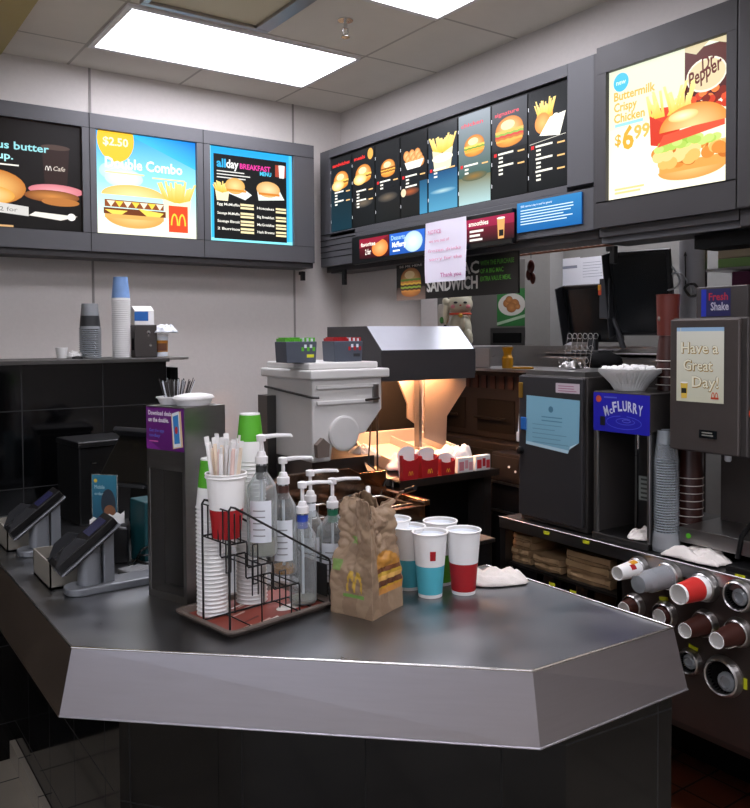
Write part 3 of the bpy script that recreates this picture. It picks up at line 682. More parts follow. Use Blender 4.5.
# ------------------------------------------------------------------ kraft bag
bx, by = 1.115, 1.635
t = thing('paper_bag', 'crumpled brown paper takeaway bag standing on the counter with a burger print', 'paper bag', (0, 0, CZ))
c0, c1, c2 = Vector((1.030, 1.672)), Vector((1.074, 1.556)), Vector((1.200, 1.606)); c3 = c0+(c2-c1)
cor = [c0, c1, c2, c3]; cen = sum(cor, Vector((0, 0)))/4
nu, nv = 176, 100; HB = .262; vs = []; fs = []; cols = []
def bagpt(u, v):
    k = u*4; i = int(k) % 4; f = k-int(k); a = cor[i]; b = cor[(i+1) % 4]; p = a.lerp(b, f)
    out = (p-cen); t_ = v
    lean = Vector((-.004, .004))*t_**2+(Vector((.026, -.002))*max(0, t_-.35) if (p-c0).length < .07 else Vector((0, 0)))*1.2
    s_ = 1-.10*t_-.20*max(0, t_-.45)*(1 if i in (0, 2) else .35)
    mid = math.sin(PI*f)
    p2 = cen+out*s_+lean; nrm = out.normalized()
    gus = -.022*mid*t_*(1 if i in (1, 3) else .25)
    am = .0015+.016*t_**1.2
    q = Vector((p2.x*14, p2.y*14, t_*4.2)); n1 = noise.noise(q); n2 = abs(noise.noise(q*2.3+Vector((3, 1, 2))))-.25; n3 = abs(noise.noise(q*4.7))-.2
    d = gus+am*(n1*1.1+n2*1.3+n3*.5)
    z = HB*t_
    if t_ > .8: z += (t_-.8)*5*(.016*noise.noise((u*9, 0, 5.))+.010*noise.noise((u*23, 0, 1.))+(.012 if u < .25 or u > .6 else -.006))
    return (p2.x+nrm.x*d, p2.y+nrm.y*d, z)
kc, kd = '9f866c', '917860'
for j in range(nv+1):
    for i in range(nu): vs.append(bagpt(i/nu, j/nv))
for j in range(nv):
    for i in range(nu):
        fs.append((j*nu+i, j*nu+(i+1) % nu, (j+1)*nu+(i+1) % nu, (j+1)*nu+i))
        u, v = (i+.5)/nu*4, (j+.5)/nv; col = kc if noise.noise((u*3, v*5, 0)) > 0 else kd
        if 1.22 < u < 1.98 and .19 < v < .56:                         # burger print
            q = (v-.19)/.37; col = 'b98236' if q > .62 else '6b3d20' if q > .50 else 'b8942e' if q > .42 else 'd9a95a' if q > .33 else '5c3420' if q > .2 else 'c99a2c' if q > .13 else 'c98b45'
            if q > .62 and ((u-1.6)/.38)**2+((q-.62)/.38)**2 > 1: col = kc
        if .22 < v < .42 and any(.45 < ((u-q_)/.1)**2+((v-.22)/.19)**2 < 1.05 for q_ in (.47, .65)): col = 'c9a23c'
        if .3 < u < .8 and .17 < v < .2: col = '6f9a48'
        if (abs(u-.5) < .12 and abs(v-.68) < .035) or (abs(u-.12) < .1 and abs(v-.45) < .05): col = '7d9a52'
        cols.append(lin(col))
g = G(); g.add(vs, fs, 'print_paper', True, cols); g.add([vs[i] for i in range(nu)], [tuple(range(nu))[::-1]], 'print_paper', False, lin(kd))
g.build('bag_body', t, solid=.0012)
# ------------------------------------------------------------------ cloth on the counter
c = OZ(503, 585, CZ); o = crumple('cleaning_cloth', 'cloth', .17, .12, .035, 3.1); o.location = (c.x+.005, c.y+.04, CZ); o.rotation_euler = (0, 0, -.5)
tag(o, 'white cleaning cloth lying crumpled on the far corner of the counter', 'cloth')

# ------------------------------------------------------------------ tray and syrup rack
th = math.radians(10)
t = thing('serving_tray', 'brown plastic serving tray with a printed liner under the syrup rack', 'tray', (.746, 1.632, CZ), th)
g = G(); W_, D_ = .325, .235
def rrect(x0, y0, x1, y1, r, n=5):
    out = []
    for cx_, cy_, a in ((x1-r, y0+r, -90), (x1-r, y1-r, 0), (x0+r, y1-r, 90), (x0+r, y0+r, 180)):
        out += [(cx_+r*math.cos(math.radians(a+90*i/n)), cy_+r*math.sin(math.radians(a+90*i/n))) for i in range(n+1)]
    return out
o1 = rrect(0, 0, W_, D_, .02); i1 = rrect(.012, .012, W_-.012, D_-.012, .015); i2 = rrect(.02, .02, W_-.02, D_-.02, .012); ob = rrect(.015, .015, W_-.015, D_-.015, .012)
n = len(o1); vs = [(*p, .0) for p in ob]+[(*p, .014) for p in o1]+[(*p, .018) for p in o1]+[(*p, .018) for p in i1]+[(*p, .006) for p in i2]
fs = [tuple(range(n))[::-1], tuple(range(4*n, 5*n))]
for k in range(4): fs += [(k*n+i, k*n+(i+1) % n, (k+1)*n+(i+1) % n, (k+1)*n+i) for i in range(n)]
g.add(vs, fs, 'tray_brown'); g.build('tray_body', t)
p = Print((.022, .022, .0068), X, Y, 'print_paper'); p.rect(0, 0, W_-.044, D_-.044, '8a3a2c'); r = random.Random(3)
for j in range(12): a, b = r.random()*.24, r.random()*.16; p.poly([(a, b), (a+.05, b+.012), (a+.05, b+.02), (a, b+.006)], r.choice(['e6dcd2', 'c9a79a', '5a1c14']))
p.ell(.2, .05, .035, .02, 'd9d2c8'); p.build('tray_liner', t)
ox, oy, oz = .757, 1.655, CZ+.008; a = math.radians(7)
t = thing('syrup_rack', 'black wire stair-step rack holding straws and syrup bottles on the tray', 'rack', (ox, oy, oz), a)
Lr, Wr = .285, .115; rw = .0022
for y in (0, Wr):
    g = G()
    g.tube([(0, y, 0), (0, y, .275), (.006, y, .283), (.016, y, .28), (Lr-.006, y, .118), (Lr, y, .11), (Lr, y, 0)], rw*1.25, 'black_wire')
    g.tube([(0, y, .003), (Lr, y, .003)], rw, 'black_wire')
    z_ = .2; 
    path = [(.0, y, .2), (.045, y, .2), (.047, y, .19), (.047, y, .145), (.05, y, .14), (.115, y, .14), (.117, y, .13), (.117, y, .08), (.12, y, .076), (.19, y, .076), (.192, y, .066), (.192, y, .004)]
    g.tube(path, rw, 'black_wire')
    for x, z0, z1 in ((.015, .2, .268), (.03, .2, .262), (.062, .1, .19), (.085, .0, .14), (.075, .1, .19), (.135, .03, .115), (.152, .03, .115), (.168, .0, .076)):
        g.tube([(x, y, z0), (x, y, z1)], rw*.8, 'black_wire', 6)
    g.tube([(.062, y, .19), (.075, y, .19)], rw*.8, 'black_wire', 6); g.tube([(.062, y, .1), (.075, y, .1)], rw*.8, 'black_wire', 6); g.tube([(.135, y, .115), (.152, y, .115)], rw*.8, 'black_wire', 6)
    g.build('side_frame', t)
for x, z in ((0, .2), (.02, .2), (.045, .2), (.06, .14), (.085, .14), (.112, .14), (.13, .076), (.155, .076), (.186, .076), (0, .003), (.06, .003), (.2, .003), (.24, .003), (Lr, .003), (Lr, .11), (0, .275)):
    G().tube([(x, .002, z), (x, Wr-.002, z)], rw*.8, 'black_wire', 6).build('cross_wire', t)
for y in (.025, .045, .07, .09): G().tube([(0, y, .275), (0, y, .2)], rw*.8, 'black_wire', 6).build('cross_wire', t)
G().box((Lr-.003, .01, .02), (Lr-.001, Wr-.01, .1), 'black_plastic').build('end_plate', t)
RM = Matrix.Translation((ox, oy, oz)) @ RZ(a)
def RL(x, y, z): v = RM @ Vector((x, y, z)); return (v.x, v.y, v.z)
# stacks of upside-down cups (each stack is too tightly nested to lift a single one out unseen: cups are things)
def nested(x, y, z0, n, pitch, r_top, r_bot, h, labels, mat_, grp, name='paper_cup', inv=True, rimm='cup_rim', band=None, nseg=24, cat='cup'):
    """n cups nested one over the other; inv: mouth down"""
    first = None
    for k in range(n):
        last = k == n-1
        if first is None:
            o = thing(name, labels[0], cat, (x, y, z0), 0, grp)
            g = G()
            if inv: pr = [(r_top, 0), (r_top-.002, .004), (r_bot, h)]
            else: pr = [(r_bot, 0), (r_top-.002, h-.004), (r_top, h)]
            g.lathe(pr, mat_, n=nseg, caps=False)
            g.lathe([(.0001, h-.003 if inv else .003), (r_bot, h-.003 if inv else .003)], mat_, n=nseg, caps=False)
            g.build('cup_body', o)
            g = G(); zz = .0015 if inv else h-.0015
            g.tube([(r_top*math.cos(2*PI*i/nseg), r_top*math.sin(2*PI*i/nseg), zz) for i in range(nseg)], .0016, rimm, 6, True); g.build('rim', o)
            first = o
        elif last and len(labels) > 1:
            o = thing(name, labels[1], cat, (x, y, z0+k*pitch), 0, grp); g = G(); pr = band or [(r_top, 0, mat_), (r_bot, h)]
            g.lathe(pr, mat_, n=nseg, caps=False); zt = h-.003 if inv else .003
            g.lathe([(.0001, zt), (r_bot, zt)], pr[-2][2] if len(pr[-2]) > 2 else mat_, n=nseg, caps=False); g.build('cup_body', o)
            g = G(); zz = .0015 if inv else h-.0015
            g.tube([(r_top*math.cos(2*PI*i/nseg), r_top*math.sin(2*PI*i/nseg), zz) for i in range(nseg)], .0016, rimm, 6, True); g.build('rim', o)
        else: dup(first, (x, y, z0+k*pitch), random.random())
gb = lambda rt, rb, h: [(rt, 0, 'cup_rim'), (rt-(rt-rb)*.42, h*.42, 'green'), (rb+.0006, h*.93, 'green'), (rb, h-.004, 'cup_rim'), (rb-.001, h)]
nested(.787, 1.815, CZ+.0075, 27, .0098, .0375, .0255, .118, ('upside-down white paper cup in the tall stack behind the straws', 'green-banded white cup upside down on top of the stack behind the straws'), 'cup_rim', 'white cups stacked behind the straws', band=gb(.0375, .0255, .118))
nested(.903, 1.842, CZ+.0075, 37, .0098, .0375, .0255, .118, ('upside-down white paper cup in the tall stack behind the clear bottle', 'green-banded white cup upside down topping the stack behind the clear bottle'), 'cup_rim', 'white cups stacked behind the clear bottle', band=gb(.0375, .0255, .118))
# straw cup
c = RL(.03, .058, .2035); t = thing('straw_cup', 'white and red paper cup full of wrapped straws on the top step of the rack', 'cup', c)
g = G(); g.lathe([(.032, 0, 'red'), (.0385, .066, 'cup_rim'), (.0455, .145, 'cup_rim')], 'cup_rim', n=36, caps=False); g.lathe([(.0001, .003), (.031, .003), (.044, .145)], 'cup_inside', n=36, caps=False); g.build('cup_body', t)
g = G()
for z in (.146, .139): g.tube([(.046*math.cos(2*PI*i/36), .046*math.sin(2*PI*i/36), z) for i in range(36)], .0024, 'cup_rim', 6, True)
g.build('rim', t)
p = Print((0, 0, 0), X, Z, 'print_paper'); R_ = .0435
vs, fs, w = text_tris('better'); k = .008/.7; a0 = math.radians(-82)
p.add([((R_)*math.cos(a0+x*k/R_), R_*math.sin(a0+x*k/R_), .104+y*k) for x, y in vs], fs, 'print_paper', False, lin('3a3a3a')); p.build('printed_word', t)
r = random.Random(12); proto = {}
for i in range(40):
    aa = 2*PI*i/40*5.3; rr_ = .008+.029*math.sqrt((i % 17)/17); kind = i % 4
    if kind not in proto:
        g = G(); m_ = 'straw_%d' % kind
        if m_ not in MATS: mat(m_, ('f0eeec', 'eccfc6', 'f3e3cd', 'f6f4f2')[kind], .5, sub=.1)
        g.tube([(0, 0, 0), (0, 0, .185), ], .0048, m_, 8); g.box((-.0058, -.0008, .18), (.0058, .0008, .2), 'paper_white'); s_ = g.build('wrapped_straw'); proto[kind] = s_
    else: s_ = proto[kind].copy(); COL.objects.link(s_)
    s_.location = (c[0]+rr_*.62*math.cos(aa), c[1]+rr_*.62*math.sin(aa), c[2]+.008+.03*r.random())
    tl = .05+.07*rr_/.037; s_.rotation_euler = (-tl*math.sin(aa)*1.1, tl*math.cos(aa)*1.1, r.random()*3)
    tag(s_, 'paper-wrapped drinking straw standing in the red and white cup', 'straw', 'wrapped straws in the cup')
# one bent paper sleeve
# syrup bottles
def syrup(label, x, y, z, r, hb, neck_m, fill, fill_h, pump_h, rz, lab=True, arm=.07, arm_m='white_plastic', short=False):
    t = thing('syrup_bottle', label, 'bottle', (x, y, z), rz, 'syrup bottles with pumps')
    g = G(); hs_ = hb*.66
    g.lathe([(r*.9, 0), (r, .006), (r, hs_), (r*.93, hs_+.02), (r*.5, hb*.86), (.0125, hb*.9), (.0125, hb)], 'bottle_glass', n=32, caps=False); g.lathe([(.0001, .0005), (r*.9, .0005)], 'bottle_glass', n=32, caps=False); g.build('bottle_body', t)
    g = G(); g.lathe([(.0001, .004), (r*.93, .004), (r*.94, fill_h), (.0001, fill_h)], fill, n=28, caps=False); g.build('syrup', t)
    g = G(); g.lathe([(.0135, hb*.87-.012), (.0138, hb-.008)], neck_m, n=24, caps=False); g.build('neck_label', t)
    if lab:
        g = G(); n = 10; vs = []
        for i in range(n+1):
            aa = -PI/2-.75+1.5*i/n
            for zz in (hs_*.25, hs_*.92): vs.append(((r+.0005)*math.cos(aa), (r+.0005)*math.sin(aa), zz))
        g.add(vs, [(2*i, 2*i+2, 2*i+3, 2*i+1) for i in range(n)], lab if isinstance(lab, str) else 'frost', True)
        for j in range(5):
            vs = []; zz = hs_*(.35+.1*j)
            for i in range(5):
                aa = -PI/2-.5+.8*i/4
                for q in (zz, zz+.003): vs.append(((r+.001)*math.cos(aa), (r+.001)*math.sin(aa), q))
            g.add(vs, [(2*i, 2*i+2, 2*i+3, 2*i+1) for i in range(4)], 'grey_plastic', True)
        g.build('bottle_label', t)
    g = G(); z0 = hb-.004
    g.lathe([(.0155, z0), (.0155, z0+.016), (.012, z0+.018), (.009, z0+.028), (.0045, z0+.03), (.0045, pump_h-.012), (.011, pump_h-.012), (.012, pump_h+.002), (.006, pump_h+.004)], 'white_plastic', n=24)
    g.tube([(0, 0, pump_h-.003), (arm*.5, 0, pump_h+.001), (arm, 0, pump_h+.001), (arm+.002, 0, pump_h-.003)], [.0062, .005, .0042, .0035], 'white_plastic', 8)
    g.tube([(0, 0, .02), (0, 0, z0)], .0035, 'frost', 8); g.build('pump', t); return t
mat('black_label', '2a2b2c', .4, noise_amt=.3, noise_scale=60); mat('brown_label', '4a2c26', .4, noise_amt=.3, noise_scale=60); mat('blue_label', '2947a8', .4, noise_amt=.3, noise_scale=60); mat('green_label', '1f6a4c', .4, noise_amt=.3, noise_scale=60)
def bpos(px, yy): return ((yy/ray(px, 560).y)*ray(px, 560).x, yy)
x, y = bpos(262.5, 1.735); zt2 = oz+.142
syrup('clear syrup bottle with a black neck label, tallest on the rack beside the straws', x, y, zt2, .036, .222, 'black_label', 'syrup_clear', .035, .283, math.radians(-33))
x, y = bpos(284, 1.765); syrup('syrup bottle with a brown neck label and amber syrup left in the bottom', x, y, oz+.078, .032, .225, 'brown_label', 'syrup_gold', .018, .283, math.radians(-30))
x, y = bpos(303, 1.745); syrup('nearly empty syrup bottle with a blue neck label', x, y, oz+.004, .034, .225, 'blue_label', 'syrup_clear', .012, .295, math.radians(-30), lab=False)
x, y = bpos(333, 1.80); syrup('dark syrup bottle with a green neck label and round label beside the bag', x, y, CZ+.0005, .043, .225, 'green_label', 'syrup_dark', .12, .295, math.radians(-30))
x, y = bpos(311, 1.83); syrup('clear syrup bottle standing behind the one with the blue neck label', x, y, CZ+.0075, .033, .235, 'frost', 'syrup_clear', .02, .31, math.radians(-32))

# ------------------------------------------------------------------ steel dispenser tower
dx, dy = .762, 1.916; al = math.radians(108.6)
t = thing('cup_dispenser_tower', 'tall stainless steel dispenser box with a purple app advert on top', 'dispenser', (dx, dy, CZ), al-PI/2)
# local y runs along the open side face (away), local x along the closed side
w_, d_, h_ = .135, .149, .493
g = G(); k = .012
g.box((0, 0, 0), (w_, .003, h_), 'steel'); g.box((w_-.003, 0, 0), (w_, d_, h_), 'steel'); g.box((0, d_-.003, 0), (w_, d_, h_), 'steel'); g.box((0, 0, h_-.004), (w_, d_, h_), 'steel'); g.box((0, 0, 0), (w_, d_, .02), 'steel')
g.box((0, 0, .0), (.003, k, h_), 'steel'); g.box((0, d_-k, 0), (.003, d_, h_), 'steel'); g.box((0, 0, h_-.16), (.003, d_, h_), 'steel')
g.box((.05, .003, .02), (.053, d_-.003, h_-.01), 'steel_dark'); g.build('casing', t, bevel=.001)
p = Print((-.0012, d_-.002, h_-.11), (0, -1, 0), Z, 'print_dim'); W2 = d_-.004; hh = .107
p.rect(0, 0, W2, hh, '5a1a6a', '6a2478'); p.poly([(0, 0), (W2*.4, 0), (0, hh*.25)], '7a2a8a'); p.text('Download deals', W2*.06, hh*.82, .011, 'f0e8f2', W2*.62, .025); p.text('on the double.', W2*.06, hh*.66, .011, 'f0e8f2', W2*.55, .025)
p.text('Get the app', W2*.08, hh*.42, .008, '5a78d8', W2*.4, .01); p.text('today', W2*.08, hh*.3, .008, '5a78d8', W2*.3, .01); p.lines(W2*.08, hh*.18, W2*.3, 1, .01, 'd86ab0', .003)
p.poly([(W2*.72, hh*.05), (W2*.98, hh*.12), (W2*.93, hh*.95), (W2*.68, hh*.86)], 'e8c8a0'); p.poly([(W2*.74, hh*.08), (W2*.93, hh*.13), (W2*.88, hh*.95), (W2*.70, hh*.88)], 'e8eef2'); p.poly([(W2*.76, hh*.17), (W2*.9, hh*.2), (W2*.86, hh*.87), (W2*.72, hh*.81)], '3a86c8'); p.ell(W2*.81, hh*.5, W2*.04, hh*.09, 'c83a3a')
p.build('advert', t)
M_ = Matrix.Translation((dx, dy, CZ)) @ RZ(al-PI/2)
def DL(x, y, z): return tuple(M_ @ Vector((x, y, z)))
def basket(name, label, loc, rx, ry, h, m, grp=None):
    t = thing(name, label, 'tub', loc, al-PI/2)
    S = Matrix.Diagonal((rx, ry, 1, 1))
    g = G(); g.lathe([(.0001, .001), (.8, .001), (.97, h-.003), (1.04, h-.003), (1.04, h), (.95, h), (.79, .003), (.0001, .003)], m, T=S, n=32, caps=False); g.build('tub_body', t); return t
basket('stirrer_tub', 'white plastic tub of dark stirrers on the back of the steel dispenser', DL(.066, .112, h_), .055, .034, .022, 'white_plastic')
g = G(); t = thing('stirrer_bundle', 'bundle of dark plastic coffee stirrers standing in the white tub', 'stirrers', DL(.066, .112, h_+.004)); t['kind'] = 'stuff'
r = random.Random(5)
for i in range(60):
    a_, q = r.random()*6.28, math.sqrt(r.random()); xx, yy = q*.03*math.cos(a_), q*.018*math.sin(a_)
    g.tube([(xx, yy, 0), (xx*1.7+.004*r.random(), yy*1.6, .052+.012*r.random())], .0011, 'stir' if r.random() < .75 else 'frost', 4)
g.build('stirrers', t)
t = basket('lid_tub', 'round white tub with a clear lid on the front of the steel dispenser', DL(.066, .042, h_), .058, .04, .02, 'white_plastic')
g = G(); g.lathe([(1.03, .0205), (.95, .026), (.5, .031), (.0001, .032)], 'cup_rim', T=Matrix.Diagonal((.058, .04, 1, 1)), n=32, caps=False); g.build('lid', t)
#SECTION3
# ------------------------------------------------------------------ things on the half wall ledge
LZ = 1.513
def ringtube(g, r, z, m, t_=.0016, n=24): g.tube([(r*math.cos(2*PI*i/n), r*math.sin(2*PI*i/n), z) for i in range(n)], t_, m, 6, True)
mat('blue_print', '7ea2d6', .5, noise_amt=.3, noise_scale=25); mat('clear_stack', 'b4b8bd', .15, trans=.45, noise_amt=.1)
nested(.965, 3.44, LZ, 15, .0085, .044, .032, .105, ('clear plastic cup in the left stack on the half wall ledge', 'printed clear cup on top of the left stack on the ledge'), 'cup_film', 'clear cups on the half wall ledge', name='clear_cup_or_lid', rimm='clear_stack', band=[(.043, 0, 'clear_stack'), (.041, .012, 'charcoal'), (.037, .055, 'clear_stack'), (.032, .105)])
nested(1.094, 3.44, LZ, 28, .0088, .039, .029, .10, ('white paper cup in the tall stack on the half wall ledge', 'blue printed paper cup upside down on top of the tall ledge stack'), 'cup_rim', 'paper cups stacked on the half wall ledge', band=[(.039, 0, 'cup_rim'), (.0375, .012, 'blue_print'), (.0295, .095, 'blue_print'), (.029, .1)])
t = thing('straw_dispenser', 'small dark grey metal box with two keyhole slots on the ledge', 'dispenser', (1.137, 3.395, LZ))
G().box((0, 0, 0), (.095, .075, .137), 'appliance_grey').build('box_body', t, bevel=.003)
g = G(); g.lathe([(.008, -.001), (.008, .001)], 'steel_bright', (.058, -.001, .105), 14, RX(PI/2)); g.box((.0545, -.002, .088), (.0615, 0, .104), 'steel_bright'); g.build('keyhole', t); g = G(); g.lathe([(.006, -.001), (.006, .001)], 'steel_bright', (.066, -.001, .05), 14, RX(PI/2)); g.build('keyhole', t)
G().box((-.001, .01, .03), (.012, .04, .08), 'black_matte').build('side_slot', t)
t = thing('milk_carton', 'blue and white carton lying behind the grey box on the ledge', 'carton', (1.165, 3.48, LZ))
g = G(); g.box((0, 0, 0), (.085, .07, .20), 'paper_white'); g.box((-.001, -.001, .155), (.06, 0, .195), 'blue_plastic'); g.prism([(0, 0), (.07, 0), (.035, .02)], 0, .085, 'paper_white', Matrix.Translation((0, 0, .2)) @ RZ(0) @ Matrix(((0, 0, 1, 0), (1, 0, 0, 0), (0, 1, 0, 0), (0, 0, 0, 1)))); g.build('carton_body', t)
t = thing('honey_tub', 'amber tub with a brown label at the right end of the ledge', 'tub', (1.262, 3.44, LZ))
G().lathe([(.030, 0, 'frost'), (.032, .02, 'amber'), (.034, .07, 'frost'), (.034, .088)], 'amber').build('tub_body', t)
G().lathe([(.0355, .086), (.036, .098), (.0001, .1)], 'white_plastic').build('lid', t)
g = G(); vs = []
for i in range(7):
    a = math.radians(-130+12*i); vs += [(.0347*math.cos(a), .0347*math.sin(a), .026), (.0352*math.cos(a), .0352*math.sin(a), .058)]
g.add(vs, [(2*i, 2*i+2, 2*i+3, 2*i+1) for i in range(6)], 'rust', True); g.build('tub_label', t)
o = crumple('plastic_bag', 'frost', .12, .08, .035, 9.2); o.location = (1.275, 3.42, LZ+.1); tag(o, 'crumpled white plastic wrap on top of the amber tub', 'plastic wrap')
t = thing('portion_cup', 'small white cup with a paper wrap at the left of the ledge', 'cup', (.845, 3.42, LZ))
G().lathe([(.0001, .001), (.018, .001), (.024, .045), (.022, .045), (.017, .004), (.0001, .003)], 'cup_rim').build('cup_body', t)
o = crumple('paper_wrap', 'paper_white', .07, .05, .03, 4.4); o.location = (.905, 3.44, LZ); tag(o, 'small crumpled paper beside the portion cup on the ledge', 'paper')
o = G().lathe([(.0001, 0), (.022, .0), (.02, .008), (.0001, .012)], 'black_plastic', T=Matrix.Diagonal((1, .8, 1, 1))).build('black_lid'); o.location = (.895, 3.375, LZ); tag(o, 'small flat black lid on the edge of the ledge', 'disc')  # flat black lid left lying on the ledge

# ------------------------------------------------------------------ card readers, tills
def reader(lab, x, y):
    t = thing('card_reader', lab, 'card reader', (x, y, CZ), 0, 'card readers on the till counter')
    g = G(); o = rrect(0, -.042, .30, .042, .038, 8); g.prism(o, 0, .02, 'pin_silver'); g.build('base_plate', t, bevel=.004)
    g = G(); g.prism(rrect(.035, -.028, .095, .028, .024, 6), .02, .135, 'pin_silver', top=rrect(.037, -.026, .093, .026, .022, 6)); g.box((.097, -.02, .02), (.125, .02, .155), 'pin_silver'); g.build('column', t, bevel=.002)
    A = Matrix.Translation((.055, 0, .125)) @ RY(math.radians(-37)) @ Matrix.Scale(.88, 4); 
    g = G(M=A); g.box((-.105, -.046, -.004), (.105, .046, .022), 'black_plastic'); g.box((-.108, -.048, -.014), (.108, .048, -.008), 'pin_silver'); g.box((-.10, -.044, -.02), (.1, .044, -.014), 'black_plastic'); g.build('pad_body', t, bevel=.004)
    g = G(M=A); g.box((.02, -.032, .022), (.085, .032, .0232), 'display'); g.build('screen', t)
    g = G(M=A)
    for i in range(4):
        for j in range(3): g.box((-.09+.023*i, -.032+.023*j, .022), (-.073+.023*i, -.014+.023*j, .026), 'charcoal')
    k = g.build('keypad', t, bevel=.001); k['kind'] = 'stuff'
    
    for q in (-.047, .044): g = G(M=A); g.prism([(-.105, .022), (-.06, .05), (-.01, .05), (.01, .022)], q, q+.003, 'charcoal', RX(PI/2)); g.build('side_shield', t)
    return t
r1_ = reader('black and silver card reader on a stand, nearest on the till counter', .535, 2.185)
dup(r1_, (.515, 2.66, CZ), 0, 'black and silver card reader on a stand, at the left edge of the photo')
def cradle(lab, x, y, rz=0):
    t = thing('reader_cradle', lab, 'tray box', (x, y, CZ), rz, 'open grey boxes behind the card readers'); W_, D_, h = .12, .19, .072
    g = G(); g.box((0, 0, 0), (W_, D_, .006), 'grey_plastic')
    for lo, hi in (((0, 0, 0), (.004, D_, h)), ((W_-.004, 0, 0), (W_, D_, h*.6)), ((0, 0, 0), (W_, .004, h)), ((0, D_-.004, 0), (W_, D_, h))): g.box(lo, hi, 'box_beige')
    g.build('box_body', t); G().box((.006, .006, .006), (W_-.006, D_-.006, .04), 'black_matte').build('contents', t)
mat('box_beige', '8f8a80', .6)
cradle('open grey box behind the nearest card reader', .515, 2.25); cradle('open grey box behind the card reader at the left edge', .50, 2.73)
def till(lab, x, y, rz, z=0):
    t = thing('till_terminal', lab, 'till', (x, y, CZ), rz, 'black till terminals')
    G().box((-.09, -.08, 0), (.09, .08, .03), 'black_plastic').build('base_plate', t, bevel=.004)
    g = G(); g.prism([(-.05, 0), (.05, 0), (.03, .22), (-.03, .22)], -.02, .02, 'black_plastic', Matrix.Translation((0, 0, .03)) @ RX(PI/2)); g.build('neck', t, bevel=.003)
    A = Matrix.Translation((0, -.03, .25)) @ RX(math.radians(-38))
    g = G(M=A); g.box((-.11, -.02, -.09), (.11, .015, .09), 'black_plastic'); g.prism([(-.105, 0), (.06, 0), (.02, -.035), (-.08, -.035)], -.1, .1, 'charcoal', Matrix(((0, 0, 1, 0), (0, -1, 0, .015-.03), (1, 0, 0, 0), (0, 0, 0, 1)))); g.build('screen_housing', t, bevel=.006)
    g = G(M=A); g.box((-.10, .015, -.08), (.10, .017, .08), 'lcd'); g.build('screen', t)
    g = G(M=A); g.box((-.12, -.05, .085), (.12, .02, .103), 'charcoal'); g.build('hood', t, bevel=.004)
    return t
till('black till terminal half hidden by the steel dispenser tower', .93, 2.72, math.radians(-62))
t = thing('till_printer', 'black receipt printer box behind the advert holder', 'printer', (.78, 2.95, CZ), .1)
G().box((0, 0, 0), (.2, .22, .28), 'black_plastic').build('printer_body', t, bevel=.006); G().box((-.01, -.02, .28), (.21, .2, .30), 'black_plastic').build('cover', t, bevel=.004)
G().box((.04, -.0215, .22), (.055, -.0, .226), 'steel_bright').build('button', t)
t = thing('advert_holder', 'clear upright holder with a blue advert card behind the card reader', 'advert holder', (.725, 2.60, CZ), math.radians(-48))
g = G(); g.box((0, 0, 0), (.09, .05, .004), 'acrylic'); g.box((0, 0, 0), (.09, .002, .24), 'acrylic'); g.build('holder', t)
p = Print((.003, -.0008, .09), X, Z, 'print_paper'); p.rect(0, 0, .084, .148, '16506a', '2a7c96'); p.ell(.055, .06, .025, .045, '23303c'); p.ell(.06, .035, .02, .02, '8a5a3c'); p.text('Mobile', .008, .105, .012, 'b8dce4', .035); p.text('order', .008, .085, .01, 'b8dce4', .03); p.ell(.012, .13, .006, .006, 'e8c23c'); p.build('advert_card', t)
t = thing('receipt_printer', 'black receipt printer with a torn white receipt sticking out', 'printer', (.665, 2.42, CZ), math.radians(-20))
g = G(); g.prism([(0, 0), (.11, 0), (.11, .105), (.03, .12), (0, .09)], 0, .12, 'black_plastic', Matrix(((1, 0, 0, 0), (0, 0, 1, 0), (0, 1, 0, 0), (0, 0, 0, 1)))); g.build('printer_body', t, bevel=.006)
g = G(); n = 9; vs = [(.0+.011*i, .03, .105+.001*i) for i in range(n+1)]+[(.0+.011*i, .034, .128+.008*(i % 2)+.0016*i) for i in range(n+1)]; g.add(vs, [(i, i+1, n+2+i, n+1+i) for i in range(n)], 'paper_white'); g.build('receipt', t)
t = thing('teal_box', 'dark teal box standing beside the steel dispenser tower', 'box', (.80, 2.33, CZ), .1)
g = G(); g.box((0, 0, 0), (.14, .1, .185), 'teal_dark'); g.build('box_body', t, bevel=.003)
t = thing('cable_box', 'flat grey junction box with black cables by the dispenser', 'box', (.72, 2.22, CZ), .25)
G().box((0, 0, 0), (.13, .07, .018), 'grey_plastic').build('box_body', t, bevel=.006)
for i, lab in enumerate(('black cable looping over the grey junction box', 'black cable running back towards the tills', 'black cable curled beside the receipt printer')):
    r = random.Random(20+i); pts = []; x, y = .70+.03*i, 2.24+.05*i
    for k in range(15): f = k/14; pts.append((x+.16*f+.03*math.sin(f*7+i), y+.08*f+.05*math.sin(f*5+i*1.3), CZ+.005+.05*math.sin(PI*f)*(.4+.3*i)))
    o = G().tube(pts, .0035, 'black_wire', 8).build('cable'); tag(o, lab, 'cable', 'cables behind the card readers')
t = thing('small_reader', 'small black device with a white rim behind the nearest card reader', 'device', (.64, 2.50, CZ), .15)
G().box((0, 0, 0), (.1, .09, .06), 'black_plastic').build('device_body', t, bevel=.006); g = G(); g.tube([(.005, -.001, .02), (.005, -.001, .062), (.09, -.001, .064)], .0022, 'white_plastic'); g.build('rim', t)

